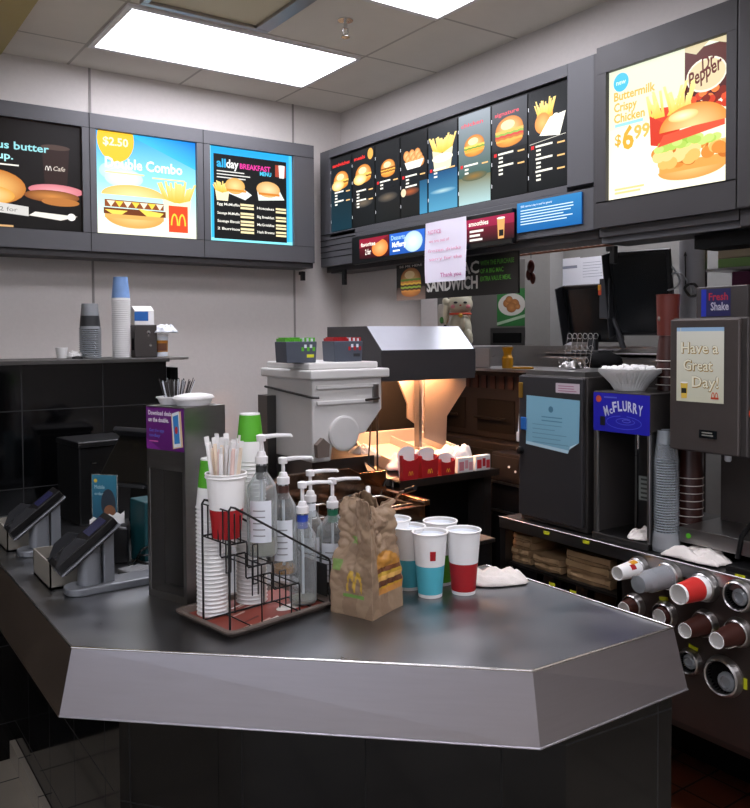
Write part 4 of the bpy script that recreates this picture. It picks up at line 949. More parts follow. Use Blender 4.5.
# ------------------------------------------------------------------ frozen fry hopper
hx, hy = 1.764, 3.0
t = thing('fry_hopper', 'large milky white plastic fry dispenser bin with a flat lid against the back wall', 'dispenser', (hx, hy, .1456)); t.scale = (.909,)*3
hw, hd = .40, .46
g = G()
PZ = lambda pts, y0, y1, m: g.prism(pts, y0, y1, m, Matrix(((1, 0, 0, 0), (0, 0, 1, 0), (0, 1, 0, 0), (0, 0, 0, 1))))
PZ([(0, 1.0), (.10, 1.0), (.12, 1.12), (.30, 1.12), (hw, 1.235), (hw, 1.40), (0, 1.40)], 0, hd, 'milky_plastic')
g.build('bin', t, bevel=.008)
g = G(); g.box((-.02, -.022, 1.392), (hw+.035, hd+.03, 1.437), 'milky_plastic'); g.box((.0, .03, 1.437), (hw, hd, 1.47), 'milky_plastic'); g.build('lid', t, bevel=.008)
for z in (1.345, 1.27): G().box((.02, -.012, z), (hw-.02, .0, z+.02), 'milky_plastic').build('rib', t, bevel=.004)
G().lathe([(.085, -.004), (.085, .008), (.075, .012), (.0001, .012)], 'milky_plastic', (.17, -.006, 1.13), 40, RX(PI/2)).build('round_cover', t)
g = G(); g.tube([(-.008, hd, 1.34), (-.008, -.008, 1.31), (.03, -.012, 1.308)], .006, 'steel_dark'); g.build('strap', t)
g = G(); g.box((hw-.06, -.016, 1.27), (hw-.03, -.004, 1.36), 'steel'); g.tube([(hw-.11, -.02, 1.285), (hw-.03, -.02, 1.29)], .006, 'steel_dark'); g.build('latch', t)
g = G(); g.prism([(-.03, 0), (.03, .0), (.035, .06), (0, .09), (-.035, .06)], -.01, .02, 'tray_brown', Matrix.Translation((.03, -.03, 1.03)) @ RX(PI/2)); g.build('chute', t)
g = G(); g.box((.02, .04, -.16), (hw-.02, hd-.03, 1.0), 'steel_dark'); g.box((-.05, hd-.1, -.16), (0.0, hd, 1.30), 'steel_dark'); g.build('stand', t)
for lab, x, c1, c2 in (('slate grey tray of green and white packets on the fry bin lid', OY(287, 361, 3.07).x, 'green', 'frost'), ('slate grey tray of red and white packets on the fry bin lid', OY(335, 361, 3.07).x, 'red', 'frost')):
    y_ = 3.07; t = thing('packet_tray', lab, 'tray', (x, y_, 1.4825), -.05, 'packet trays on the fry bin'); t.scale = (1.12, 1.12, 1.12)
    g = G(); g.prism([(0, 0), (.125, 0), (.13, .082), (-.005, .082)], 0, .1, 'slate_plastic', Matrix(((1, 0, 0, 0), (0, 0, 1, 0), (0, 1, 0, 0), (0, 0, 0, 1)))); g.build('tray_body', t, bevel=.003)
    g = G(); r = random.Random(8)
    for i in range(14): q = -.002+.0094*i; g.box((q, .01, .075), (q+.006, .09, .092+.006*r.random()), c1 if i < 7 or i % 2 else c2)
    for i in range(5): g.box((.062+.012*i, -.0015, .045+.012*(i % 2)), (.072+.012*i, 0, .06+.01*(i % 2)), c2 if i % 2 else c1)
    o = g.build('packets', t); o['kind'] = 'stuff'
    G().box((.085, -.001, .02), (.115, 0, .032), 'yellow_tag' if c1 == 'green' else 'charcoal').build('tray_label', t)

# ------------------------------------------------------------------ fryer vats
t = thing('fryer', 'dark stainless fryer with open vats and shiny rims left of the fry station', 'fryer', (1.48, 2.62, 0))
G().box((0, 0, 0), (.62, .34, .84), 'steel_dark').build('cabinet', t, bevel=.004)
g = G()
for lo, hi in (((0, 0, .84), (.62, .03, .9)), ((0, .31, .84), (.62, .34, 1.0)), ((0, 0, .84), (.03, .34, .92)), ((.59, 0, .84), (.62, .34, .92)), ((.295, .03, .84), (.325, .31, .89))): g.box(lo, hi, 'steel_oily')
mat('steel_oily', '8a7260', .18, 1, noise_amt=.15, noise_scale=20)
g.box((.03, .03, .84), (.59, .31, .845), 'steel_oily'); g.prism([(0, .9), (.0, .97), (.10, 1.03), (.42, 1.03), (.62, .92), (.62, .88)], .30, .335, 'steel_oily', Matrix(((1, 0, 0, 0), (0, 0, 1, 0), (0, 1, 0, 0), (0, 0, 0, 1)))); g.build('vat_rim', t, bevel=.003)
for i in range(2):
    g = G(); x0 = .06+.29*i
    g.tube([(x0, .05, .90), (x0+.21, .05, .90), (x0+.21, .27, .90), (x0, .27, .90)], .005, 'steel_bright', 8, True)
    for k in range(8): g.tube([(x0+.026*k, .05, .9), (x0+.026*k, .05, .86), (x0+.026*k, .27, .86), (x0+.026*k, .27, .9)], .002, 'steel', 6)
    b = g.build('fry_basket', t)
    g = G(); g.tube([(x0+.1, .05, .905), (x0+.1, -.02, .97), (x0+.1, -.10, 1.0)], .006, 'steel_bright'); g.tube([(x0+.1, -.06, .985), (x0+.1, -.12, 1.005)], .01, 'black_plastic'); g.build('basket_handle', b)
o = G().tube([(1.72, 2.50, .90), (1.75, 2.56, .955), (1.79, 2.62, 1.005)], [.008, .006, .01], 'white_plastic').build('brush_handle'); tag(o, 'white brush handle leaning on the fryer just above the paper bag', 'brush')
g = G(); g.box((1.50, 2.25, 0), (2.10, 2.60, .82), 'black_plastic'); g.box((1.49, 2.24, .82), (2.11, 2.61, .835), 'steel_dark'); o = g.build('prep_cabinet', bevel=.003); tag(o, 'low dark steel cabinet in front of the fryer, mostly hidden by the bag', 'cabinet')

# ------------------------------------------------------------------ fry holding station
sx0, sx1, sy0, sy1 = 2.20, 2.815, 3.02, 3.60
t = thing('fry_station', 'stainless fry warming station with a sloped hood and glowing heat lamps', 'fry station', (sx0, sy0, 0)); w = sx1-sx0; d = sy1-sy0
g = G(); g.box((0, .02, 0), (.03, d, .90), 'steel_dark'); g.box((w-.05, 0, 0), (w, d, .90), 'appliance_grey'); g.box((0.03, d-.03, 0), (w-.05, d, .9), 'black_matte'); g.box((0.03, .02, 0), (w-.05, d, .1), 'black_matte'); g.box((.0, .0, .895), (w, .03, .935), 'steel_dark'); g.box((0, .0, .86), (.05, .03, .9), 'steel_dark'); g.build('cabinet', t, bevel=.003)
G().box((.03, .12, .1), (w-.05, .14, .86), 'black_plastic').build('cabinet_door', t)
YZ = Matrix(((0, 0, 1, 0), (1, 0, 0, 0), (0, 1, 0, 0), (0, 0, 0, 1)))      # polygon (y, z) extruded along x
g = G(); g.prism([(.0, .93), (d, 1.02), (d, .9), (0, .9)], 0, w, 'steel_pan', YZ); g.build('worktop', t, bevel=.002)
mat('steel_warm', 'b5aaa0', .42, .8, noise_amt=.06)
# sloping scoop ramp on the left, up to the hopper
g = G(); g.add([(0, .02, .945), (.0, .30, 1.02), (-.03, .33, 1.16), (-.09, .18, 1.13), (-.16, -.03, 1.0), (-.1, -.04, .955)], [(0, 5, 4, 3, 2, 1)], 'steel_warm'); g.add([(0, .02, .94), (.0, .30, 1.015), (-.03, .33, 1.155), (-.09, .18, 1.125), (-.16, -.03, .995), (-.1, -.04, .95)], [(0, 1, 2, 3, 4, 5)], 'steel_warm'); g.build('side_ramp', t)
# the sunken fry pan
A = Matrix.Translation((.05, .10, .955)) @ RX(math.atan(.155))
g = G(M=A); W_, D_ = .50, .42
for lo, hi in (((0, 0, 0), (W_, D_, .004)), ((0, 0, 0), (.012, D_, .06)), ((W_-.012, 0, 0), (W_, D_, .06)), ((0, D_-.012, 0), (W_, D_, .075)), ((0, 0, 0), (W_, .012, .025)), ((.30, 0, 0), (.308, D_, .045))): g.box(lo, hi, 'steel_pan')
g.build('fry_pan', t, bevel=.003)
g = G(); hz = .0
hk, hb_, hl, hr = .15, .50, -.035, w-.085
for q, m_ in (([(.03, 1.385), (.036, 1.385), (.036, 1.525), (.03, 1.53)], 'housing_dark'), ([(.032, 1.529), (hk, 1.642), (hk+.005, 1.635), (.037, 1.523)], 'steel_white'), ([(hk, 1.636), (hk, 1.642), (hb_, 1.642), (hb_, 1.636)], 'steel'), ([(.037, 1.462), (.037, 1.468), (hb_, 1.468), (hb_, 1.462)], 'steel_bright'), ([(hb_-.006, 1.385), (hb_, 1.385), (hb_, 1.642), (hb_-.006, 1.642)], 'black_matte')): g.prism(q, hl, hr, m_, YZ)
for x in (hl-.004, hr): g.prism([(.03, 1.385), (.03, 1.53), (hk, 1.642), (hb_, 1.642), (hb_, 1.385)], x, x+.004, 'housing_dark', YZ)
mat('steel_white', 'cfd2d8', .45, .7, noise_amt=.05)
g.build('hood', t)
g = G(); g.box((hr+.005, .05, 1.40), (hr+.03, .2, 1.52), 'housing_dark'); g.build('hood_end', t, bevel=.01)
for k in range(3):
    y_ = .12+.13*k; g = G(); g.tube([(.03, y_, 1.425), (w-.11, y_, 1.425)], .007, 'heat_rod', 10); g.build('heat_lamp', t)
    g = G(); g.prism([(y_-.04, 1.425), (y_-.02, 1.455), (y_+.02, 1.455), (y_+.04, 1.425), (y_+.036, 1.425), (y_+.018, 1.450), (y_-.018, 1.450), (y_-.036, 1.425)], .04, w-.07, 'steel_bright', YZ); g.build('lamp_reflector', t)
XZ = Matrix(((1, 0, 0, 0), (0, 0, 1, 0), (0, 1, 0, 0), (0, 0, 0, 1)))
def yx(px, py, Y_): v = OY(px, py, Y_); return (v.x-sx0, v.z)
Yp = 3.24
g = G(); g.prism([yx(425, 372, Yp), yx(466, 372, Yp), yx(466, 386, Yp), yx(447, 416, Yp), yx(446, 446, Yp), yx(425, 438, Yp)], Yp-sy0, Yp-sy0+.012, 'steel_warm', XZ); g.build('tapered_panel', t)
g = G(); g.prism([yx(395, 372, Yp+.06), yx(419, 372, Yp+.06), yx(419, 426, Yp+.06), yx(408, 418, Yp+.06), yx(408, 404, Yp+.06)], Yp-sy0+.06, Yp-sy0+.072, 'steel_warm', XZ); g.build('tapered_panel', t)
a = yx(422, 372, Yp); g = G(); g.box((a[0]-.012, Yp-sy0+.01, 1.03), (a[0]+.006, Yp-sy0+.05, 1.40), 'steel'); g.build('support_post', t)
G().box((.0, d-.02, 1.0), (w-.03, d, 1.39), 'black_matte').build('back_panel', t)
a = yx(376, 372, 3.05); g = G(); g.box((a[0]-.003, .02, .95), (a[0]+.003, .026, 1.39), 'steel_dark'); g.build('front_post', t)
o = G().tube([(2.10, 3.05, 1.22), (2.06, 3.0, 1.12), (2.03, 2.97, 1.03), (2.10, 2.93, .96), (2.06, 2.92, .90)], .004, 'black_wire').build('cord'); tag(o, 'thin black cord hanging beside the fry hopper', 'cord')
# fry cartons and bags along the front
def carton(x, y, z, rz, w_, h_, lab):
    t = thing('fry_carton', lab, 'fry carton', (x, y, z), rz, 'fry cartons on the station')
    g = G(); pr = [(0, 0), (w_, 0), (w_*1.1, h_*.8)]+[(w_*.5+w_*.6*math.cos(a), h_*.8-h_*.22*math.sin(a)) for a in [PI*k/8 for k in range(1, 8)]]+[(-w_*.1, h_*.8)]
    g.prism(pr, 0, .002, 'red', Matrix(((1, 0, 0, 0), (0, 0, -1, 0), (0, 1, 0, 0), (0, 0, 0, 1))))
    pb_ = [(0, 0), (w_, 0), (w_*1.1, h_*.8)]+[(w_*.5+w_*.6*math.cos(a), h_*.8+h_*.2*math.sin(a)) for a in [PI*k/8 for k in range(1, 8)]]+[(-w_*.1, h_*.8)]
    g.prism(pb_, -.03, -.028, 'cup_rim', Matrix(((1, 0, 0, 0), (0, 0, -1, 0), (0, 1, 0, 0), (0, 0, 0, 1))))
    g.prism(pb_, -.032, -.0301, 'red', Matrix(((1, 0, 0, 0), (0, 0, -1, 0), (0, 1, 0, 0), (0, 0, 0, 1))))
    g.box((-.0005, -.0, 0), (.001, .03, h_*.75), 'red'); g.box((w_, 0, 0), (w_+.001, .03, h_*.75), 'red'); g.build('carton_body', t)
    p = Print((w_*.3, -.0025, h_*.15), X, Z, 'print_paper'); p.arches(w_*.2, 0, w_*.3); p.build('arches_mark', t); return t
# ledge rack that carries them
t = thing('carton_rail', 'narrow steel rail along the front edge of the fry station', 'rail', (sx0, sy0, 0)); g = G(); g.box((.0, -.055, .925), (w, -.001, .93), 'steel_dark'); g.box((0, -.058, .90), (w, -.054, .935), 'steel_dark'); g.build('rail_body', t)
carton(2.225, 2.972, .931, 0, .085, .155, 'tall red fry carton at the left end of the front rail'); carton(2.335, 2.972, .931, .05, .095, .14, 'red fry carton with yellow arches in the middle of the rail'); carton(2.455, 2.975, .931, -.04, .075, .105, 'smaller red fry carton with a pale rounded back flap')
mat('pink_print', 'd88a90', .6, noise_amt=.35, noise_scale=30)
for i, (x, lab) in enumerate(((2.56, 'white and red fry bag left of the two on the rail'), (2.675, 'white and red fry bag at the right end of the rail'))):
    t = thing('fry_bag', lab, 'paper bag', (x, 2.98, .931), .03*i, 'fry bags on the rail')
    g = G(); g.box((0, 0, 0), (.10, .025, .075), 'paper_white'); g.build('bag_body', t, bevel=.004)
    p = Print((0, -.0008, 0), X, Z, 'print_paper'); p.rect(.008, .012, .038, .055, ('d88890', 'c82a34')[i]); p.rect(.045, .02, .065, .06, ('e0a0a4', 'b8202a')[i]); p.rect(.07, .01, .094, .05, ('dfa6aa', 'c82a34')[i]); p.build('bag_print', t)
for i, (x, y, z, sx_, sy_, h, rz, lab) in enumerate(((2.36, 3.10, .965, .26, .14, .075, .1, 'crumpled pinkish wrapper behind the red cartons'), (2.64, 3.12, .965, .30, .16, .085, .3, 'crumpled white wrapper at the right of the warming pan'), (2.12, 3.14, 1.04, .15, .12, .05, -.3, 'crumpled yellowish wrapper under the left heat lamp'))):
    o = crumple('food_wrapper', 'paper_white', sx_, sy_, h, 5+i*3.3); o.location = (x, y, z); o.rotation_euler = (.1, 0, rz); tag(o, lab, 'wrapper')
t = thing('fry_scoop', 'black handled fry scoop lying across the warming pan', 'scoop', (2.50, 3.12, .995), .25)
g = G(); g.tube([(0, 0, 0), (.1, 0, .01), (.17, 0, .012)], [.006, .01, .008], 'black_plastic'); g.build('handle', t); g = G(); g.prism([(-.10, -.03), (0, -.015), (0, .015), (-.10, .03)], 0, .003, 'steel'); g.build('blade', t)
#SECTION4
# ------------------------------------------------------------------ right-hand machine counter
RX0, RZT = 2.26, .872
t = thing('machine_counter', 'long stainless counter carrying the dessert and ice cream machines, with a low shelf lip', 'counter', (RX0, .55, 0)); Lc = 2.375-.55
g = G(); g.box((0, 0, RZT-.04), (.72, Lc, RZT), 'steel_dark'); g.box((-.004, 0, RZT-.042), (0, Lc, RZT+.002), 'steel'); g.tube([(-.002, 0, RZT), (-.002, Lc, RZT)], .004, 'steel', 8); g.build('worktop', t, bevel=.002)
ysp = 1.80                                                          # cabinet face ends, open shelf bay begins
g = G(); g.box((.0, 0, .36), (.02, ysp-.55, RZT-.042), 'brown_panel'); g.box((.0, ysp-.55-.02, .36), (.6, ysp-.55, RZT-.042), 'steel_dark')
mat('brown_panel', '6a605c', .35, .9, noise_amt=.12, noise_scale=6)
g.box((.0, 0, .34), (.6, ysp-.55, .36), 'steel_dark'); g.build('dispenser_panel', t)
g = G(); g.box((.45, 0, .0), (.70, Lc, RZT-.042), 'black_matte'); g.build('back_cabinet', t)
g = G(); g.box((.02, ysp-.55, .685), (.45, Lc-.02, .695), 'steel_dark'); g.box((.0, Lc-.03, .1), (.04, Lc, RZT-.042), 'steel_dark'); g.box((.02, ysp-.55, .36), (.45, Lc-.02, .37), 'steel_dark'); g.build('open_shelf', t)
for k in range(4):
    y_ = ysp-.55+.09+.13*k; g = G(); g.prism([(.05, .38), (.09, .38), (.16, .68), (.12, .68)], y_, y_+.004, 'steel_dark', XZ @ Matrix(((1, 0, 0, 0), (0, 1, 0, 0), (0, 0, 1, 0), (0, 0, 0, 1)))); g.build('divider', t)
for i, (px, py) in enumerate(((546.5, 533), (586, 542), (553, 584), (574, 592))):
    v = OX(px, py, RX0-.005 if i < 2 else RX0); g = G(); g.box((-.006, v.y-.55-.014, v.z-.006), (-.0045, v.y-.55+.014, v.z+.006), 'yellow_tag'); g.build('price_tag', t)
# flat paper bags in the shelf bay
def bagstack(y0, y1, z0, n, hh, lab, grp):
    first = None
    for k in range(n):
        o = thing('folded_paper_bag', lab, 'paper bag', (RX0+.04, y0, z0+k*hh), 0, grp) if first is None else None
        if first is None:
            g = G(); w_ = y1-y0; n_ = 8; vs = []
            for i in range(n_+1):
                for (x, z) in ((0, .001), (-.004, hh*.5), (0, hh-.0015), (.3, hh-.0015), (.3, .001)): vs.append((x+.003*math.sin(i*1.7), w_*i/n_, z+.0015*math.sin(i*.8+1)))
            g.add(vs, [(i*5+k_, (i+1)*5+k_, (i+1)*5+(k_+1) % 5, i*5+(k_+1) % 5) for i in range(n_) for k_ in range(5)]+[(0, 1, 2, 3, 4), tuple(n_*5+q for q in (4, 3, 2, 1, 0))], 'kraft'); g.build('bag_fold', o)
            g = G(); g.box((-.0055, 0.006, hh*.35), (-.003, w_-.006, hh*.42), 'kraft_dark'); g.build('crease', o); first = o
        else: o = dup(first, (RX0+.04+random.uniform(-.006, .006), y0+random.uniform(-.004, .004), z0+k*hh))
bagstack(2.245, 2.345, .6955, 4, .0285, 'flat brown paper bag in the left stack under the machine counter', 'paper bags, left stack')
bagstack(2.09, 2.225, .6955, 2, .027, 'flat brown paper bag in the low middle stack under the machine counter', 'paper bags, middle stack')
bagstack(1.86, 2.06, .6955, 3, .036, 'flat wide brown paper bag in the right stack under the machine counter', 'paper bags, right stack')
# cup tubes in the panel
def dispenser_tube(px, py, r, lab, tag_=None):
    v = OX(px, py, RX0-.012); t = thing('cup_tube', lab, 'cup dispenser', (RX0, v.y, v.z), 0, 'round cup tubes in the steel panel')
    A = RY(-PI/2); g = G(M=A)
    g.lathe([(r*1.22, .0), (r*1.2, .006), (r*1.08, .022), (r*.99, .026), (r*.93, .022), (r*.9, .0)], 'steel', n=36, caps=False); g.build('collar', t)
    g = G(M=A); g.lathe([(r*.92, .012), (r*.9, -.0), (.0001, .0015)], 'black_matte', n=30, caps=False); g.build('mouth_shade_disc', t)  # black disc paints the shade of a hole that is not cut
    if tag_ is not None:
        a = math.radians(tag_); g = G(M=A @ RZ(a)); g.box((r*1.22, -.016, .001), (r*1.22+.011, .016, .003), 'yellow_tag'); g.build('price_tag', t)
    return v
def side_cup(v, off, r0, r1, h, prof_m, lab, grp='cups sticking out of the cup tubes', cat='cup', film=False, extra=None, count=1):
    t = thing('dispensed_cup', lab, cat, (RX0-off, v.y, v.z), 0, grp); A = RY(-PI/2)
    g = G(M=A); rr = lambda z: r1+(r0-r1)*z/h
    pr = [(rr(a*h), a*h, m) for a, m in prof_m]+[(r0, h)]
    g.lathe(pr, prof_m[0][1], n=32, caps=False); g.lathe([(r0-.0015, h), (r0-.003, h-.006), (.0001, h-.006)], 'cup_inside', n=32, caps=False); g.build('cup_body', t)
    g = G(M=A); g.tube([((r0-.0008)*math.cos(2*PI*i/30), (r0-.0008)*math.sin(2*PI*i/30), h) for i in range(30)], .0014, 'cup_rim', 6, True); g.build('base_rim', t)
    return t
v = dispenser_tube(638, 568, .032, 'round cup tube holding a cup with blue and yellow print', None)
t = side_cup(v, .012, .0225, .031, .105, [(0, 'cup_rim'), (.62, 'cup_rim')], 'white paper cup with blue and yellow print sticking out of the upper left tube')
g = G(M=RY(-PI/2))
for a0, z0, z1, m_ in ((20, .035, .055, 'blue_plastic'), (-35, .02, .05, 'mustard'), (70, .03, .06, 'mustard'), (-70, .04, .062, 'red'), (170, .02, .055, 'red'), (130, .03, .05, 'blue_plastic')):
    vs = []; n_ = 5
    for i in range(n_+1):
        a = math.radians(a0+40*i/n_)
        for zz in (z0, z1): q = .031-(.031-.0225)*zz/.105+.0006; vs.append((q*math.cos(a), q*math.sin(a), zz))
    g.add(vs, [(2*i, 2*i+2, 2*i+3, 2*i+1) for i in range(n_)], m_, True)
g.build('cup_print', t)
v = dispenser_tube(668, 576, .040, 'round cup tube holding a stack of clear cups', None)
t = thing('clear_cup_or_lid', 'clear plastic cup sticking out of the second upper tube', 'cup', (RX0-.012, v.y, v.z)); g = G(M=RY(-PI/2)); g.lathe([(.038, 0), (.036, .1), (.030, .115), (.027, .15), (.0001, .152)], 'clear_stack', n=30, caps=False); g.build('cup_body', t); g = G(M=RY(-PI/2))
for k in range(5): ringtube(g, .0375-.0012*k, .012+.016*k, 'frost', .0012)
g.build('ridge', t)
v = dispenser_tube(703, 587, .040, 'round cup tube holding a red banded cup', 110)
side_cup(v, .012, .030, .039, .125, [(0, 'cup_rim'), (.28, 'red_cup'), (.93, 'cup_rim')], 'white paper cup with a bright red band sticking out of the third upper tube') if mat('red_cup', 'c8302c', .45) else None
v = dispenser_tube(738, 596, .041, 'round cup tube at the right edge with a clear lid inside', 0)
lid_ = lambda v, r, lab: tag(G(M=RY(-PI/2)).lathe([(r, 0), (r*.95, .006), (r*.6, .012), (r*.55, .004), (.0001, .004)], 'clear_stack', n=24, caps=False).build('clear_cup_or_lid'), lab, 'cup')  # clear lid pieces lying inside the empty tubes
o = lid_(v, .026, 'clear plastic lid inside the upper right tube'); o.location = (RX0-.004, v.y-.004, v.z-.003)
v = dispenser_tube(633, 606, .034, 'round cup tube low at the left, half behind the counter corner', None)
side_cup(v, .01, .022, .031, .05, [(0, 'brown_cup')], 'dark brown cup just showing above the counter corner')
v = dispenser_tube(664, 615, .036, 'round cup tube with a dark brown cup set back inside', 10)
side_cup(v, .008, .024, .033, .03, [(0, 'brown_cup')], 'dark brown cup set back in its tube right of the counter corner')
v = dispenser_tube(704, 624, .036, 'round cup tube with a brown cup, middle row', None)
side_cup(v, .012, .0225, .034, .098, [(0, 'brown_cup')], 'dark brown cup with white base sticking out of the middle row')
v = dispenser_tube(737, 633, .037, 'round cup tube with a lettered brown cup, right end of the middle row', 120)
t = side_cup(v, .012, .0235, .035, .105, [(0, 'brown_cup')], 'dark brown lettered cup with white base at the right end of the middle row')
g = G(M=RY(-PI/2))
for i in range(7): a = math.radians(150+11*i); q = .031; g.box((q*math.cos(a)-.0015, q*math.sin(a)-.0015, .035), (q*math.cos(a)+.0015, q*math.sin(a)+.0015, .06), 'brown_rim')
g.build('cup_lettering', t)['kind'] = 'stuff'
v = dispenser_tube(689, 662, .034, 'round tube with a clear lid, lower left beside the counter corner', -10)
o = lid_(v, .024, 'clear plastic lid inside the lower left tube'); o.location = (RX0-.004, v.y, v.z)
v = dispenser_tube(722, 677, .052, 'largest round tube at the bottom with a clear lid inside', -90)
o = lid_(v, .03, 'clear plastic lid inside the largest bottom tube'); o.location = (RX0-.004, v.y-.012, v.z-.012)

# grey cabinet machine with the blue paper
mx, my0, my1, mz0, mz1 = 2.30, 1.975, 2.31, .8725, 1.442
t = thing('machine_cabinet', 'dark grey steel cabinet with a light blue paper taped to its door', 'machine', (mx, my0, mz0)); W_ = my1-my0; Hh = mz1-mz0
G().box((.012, 0, .0), (.48, W_, Hh), 'appliance_grey').build('casing', t, bevel=.004)
G().box((-.006, .01, .02), (.012, W_-.005, Hh-.004), 'appliance_door').build('door', t, bevel=.004)
for z in (Hh-.06,): G().box((-.012, W_-.03, z-.03), (-.006, W_-.01, z+.03), 'brass').build('hinge', t, bevel=.002)
g = G(); g.lathe([(.016, 0), (.014, .014), (.006, .018)], 'black_plastic', (-.006, W_-.018, Hh*.48), 20, RY(-PI/2)); g.build('door_knob', t)
G().box((-.014, W_-.05, Hh-.215), (-.006, W_-.022, Hh-.165), 'blue_plastic').build('blue_tag', t, bevel=.003)
p = Print((-.0075, W_-.05, Hh-.268), (0, -1, 0), Z, 'print_dim'); w_, h_ = .262, .19
p.poly([(-.004, 0), (w_*.80, -.015), (w_*.84, .012), (w_, .03), (w_+.004, h_*.97), (0, h_)], '7fb0c4'); p.poly([(-.004, 0), (w_*.8, -.015), (w_*.82, -.003), (-.002, .012)], 'b6d2dc'); p.poly([(w_*.84, .012), (w_, .03), (w_*.82, .0)], 'c4dce4')
p.ell(w_*.48, h_*.75, .012, .012, '4a7a90'); p.lines(w_*.3, h_*.58, w_*.42, 2, .014, '54849a', .004, .1); p.lines(w_*.12, h_*.42, w_*.7, 5, .017, '6594a8', .003, .4)
p.build('blue_paper', t)
p = Print((-.0075, .135, Hh-.06), (0, -1, 0), Z, 'print_dim'); p.rect(0, 0, .115, .036, 'c2b4ba'); p.lines(.012, .024, .09, 3, .009, 'a0607c', .003, .2); p.build('pink_label', t)
g = G(); g.box((.02, .02, Hh), (.35, W_-.02, Hh+.018), 'steel'); g.build('top_tray', t)
# paper holder hanging on its left
t = thing('paper_dispenser', 'small pale plastic holder clipped to the left side of the grey cabinet', 'holder', (2.34, 2.3105, 1.18)); g = G(); g.prism([(0, 0), (.05, .0), (.06, .05), (.06, .2), (.02, .22)], 0, .05, 'frost', XZ); g.build('holder_body', t, bevel=.004); G().box((-.01, .005, -.01), (.04, .045, .03), 'white_plastic').build('clip', t, bevel=.004)
# mixer
qx, qy0, qy1 = 2.30, 1.70, 1.937
t = thing('dessert_mixer', 'tall open steel dessert mixer with a bright blue lettered panel', 'machine', (qx, qy0, mz0)); W_ = qy1-qy0
g = G(); g.box((.0, W_-.012, 0), (.30, W_, .52), 'appliance_grey'); g.box((0, 0, 0), (.012, .012, .40), 'steel'); g.box((.0, W_-.020, 0), (.012, W_-.008, .40), 'steel'); g.box((.28, 0, 0), (.30, W_, .52), 'steel_dark'); g.box((0, 0, .385), (.30, W_, .525), 'appliance_grey'); g.box((-.01, 0, 0), (.3, W_, .022), 'steel_dark'); g.box((.012, 0, 0), (.30, .006, .40), 'steel_dark')
g.build('casing', t, bevel=.003)
G().box((.10, .13, .02), (.104, .136, .385), 'steel').build('inner_edge', t); G().box((.11, .0, .022), (.28, .13, .385), 'steel_dark').build('inner_body', t)
g = G(); g.lathe([(.004, -.06), (.008, -.01), (.008, 0)], 'steel_bright', (.07, .10, .385), 12); g.build('spindle', t)
p = Print((-.0012, W_, .385), (0, -1, 0), Z, 'print_dim'); p.rect(0, 0, W_, .135, '1c1ca0', '2420a8')
def ringp(cx, cy, rx, ry, t_, a0, a1, col):
    n = 22; p.z += p.st
    for i in range(n):
        A1, A2 = math.radians(a0+(a1-a0)*i/n), math.radians(a0+(a1-a0)*(i+1)/n)
        p.poly([(cx+rx*math.cos(A1), cy+ry*math.sin(A1)), (cx+rx*math.cos(A2), cy+ry*math.sin(A2)), (cx+(rx-t_)*math.cos(A2), cy+(ry-t_)*math.sin(A2)), (cx+(rx-t_)*math.cos(A1), cy+(ry-t_)*math.sin(A1))], col, up=False)
ringp(W_*.55, .036, .075, .024, .003, 100, 440, '4a50c8'); ringp(W_*.58, .04, .04, .012, .003, 60, 400, '4a50c8'); ringp(W_*.6, .042, .018, .006, .002, 0, 360, '6a70d8')
txt = 'McFLURRY'; xs = W_*.22
for i, ch in enumerate(txt):
    f = i/(len(txt)-1)-.5; hh_ = .034 if ch.isupper() else .024; p.text(ch, xs, .068+.016*(.25-f*f)*4-.008+.012*f, hh_, 'c4c8dc', .018 if ch.isupper() else .013, .03, rot=-f*.35+.1); xs += .0205 if ch.isupper() else .0145
p.ell(W_*.1, .113, .012, .012, 'b84a2c'); p.rect(W_*.13, .02, W_*.22, .052, '14141c'); p.lines(W_*.2, .118, W_*.3, 1, .01, '5a60c8', .005)
p.build('blue_panel', t)
p = Print((.0985+.011, .126, .14), (0, -1, 0), Z, 'print_dim'); p.rect(0, 0, .09, .085, '8b918c'); p.lines(.008, .07, .07, 5, .016, '3c403c', .007, .4); p.build('instruction_label', t)
o = crumple('cleaning_cloth', 'cloth', .13, .09, .03, 6.6); o.location = (2.36, 1.765, mz0+.0225); tag(o, 'small crumpled cloth inside the open dessert mixer', 'cloth')
# coffee filters on top
fx, fy, fz = 2.40, 1.86, mz0+.5255; first = None
for k in range(10):
    if first is None:
        first = thing('coffee_filter', 'white fluted paper coffee filter nested in the bowl-shaped stack on the mixer', 'coffee filter', (fx, fy, fz), 0, 'stacked coffee filters')
        n_ = 80; vs = []; H_ = [(.052, 0), (.066, .024), (.086, .047), (.104, .064)]
        for j, (r_, z_) in enumerate(H_):
            for i in range(n_): q = r_+(.0045*(j/3)*(1 if i % 2 else -1)); a = 2*PI*i/n_; vs.append((q*math.cos(a), q*math.sin(a), z_+(.002*(i % 2) if j == 3 else 0)))
        g = G(); g.add(vs, [(j*n_+i, j*n_+(i+1) % n_, (j+1)*n_+(i+1) % n_, (j+1)*n_+i) for j in range(3) for i in range(n_)]+[tuple(range(n_))[::-1]], 'paper_white'); g.build('filter_paper', first)
    else: dup(first, (fx, fy, fz+.0014*k), random.random())
t = thing('filter_ball', 'crumpled white filter tops heaped inside the filter stack', 'filters', (fx, fy, fz+.064)); t['kind'] = 'stuff'; g = G(); r = random.Random(2)
for i in range(60): a, q = r.random()*6.28, .088*math.sqrt(r.random()); g.ball((q*math.cos(a), q*math.sin(a), .012+.012*r.random()*(1-q/.1)), (.012, .012, .010), 'paper_white', 10)
g.build('filter_tops', t)
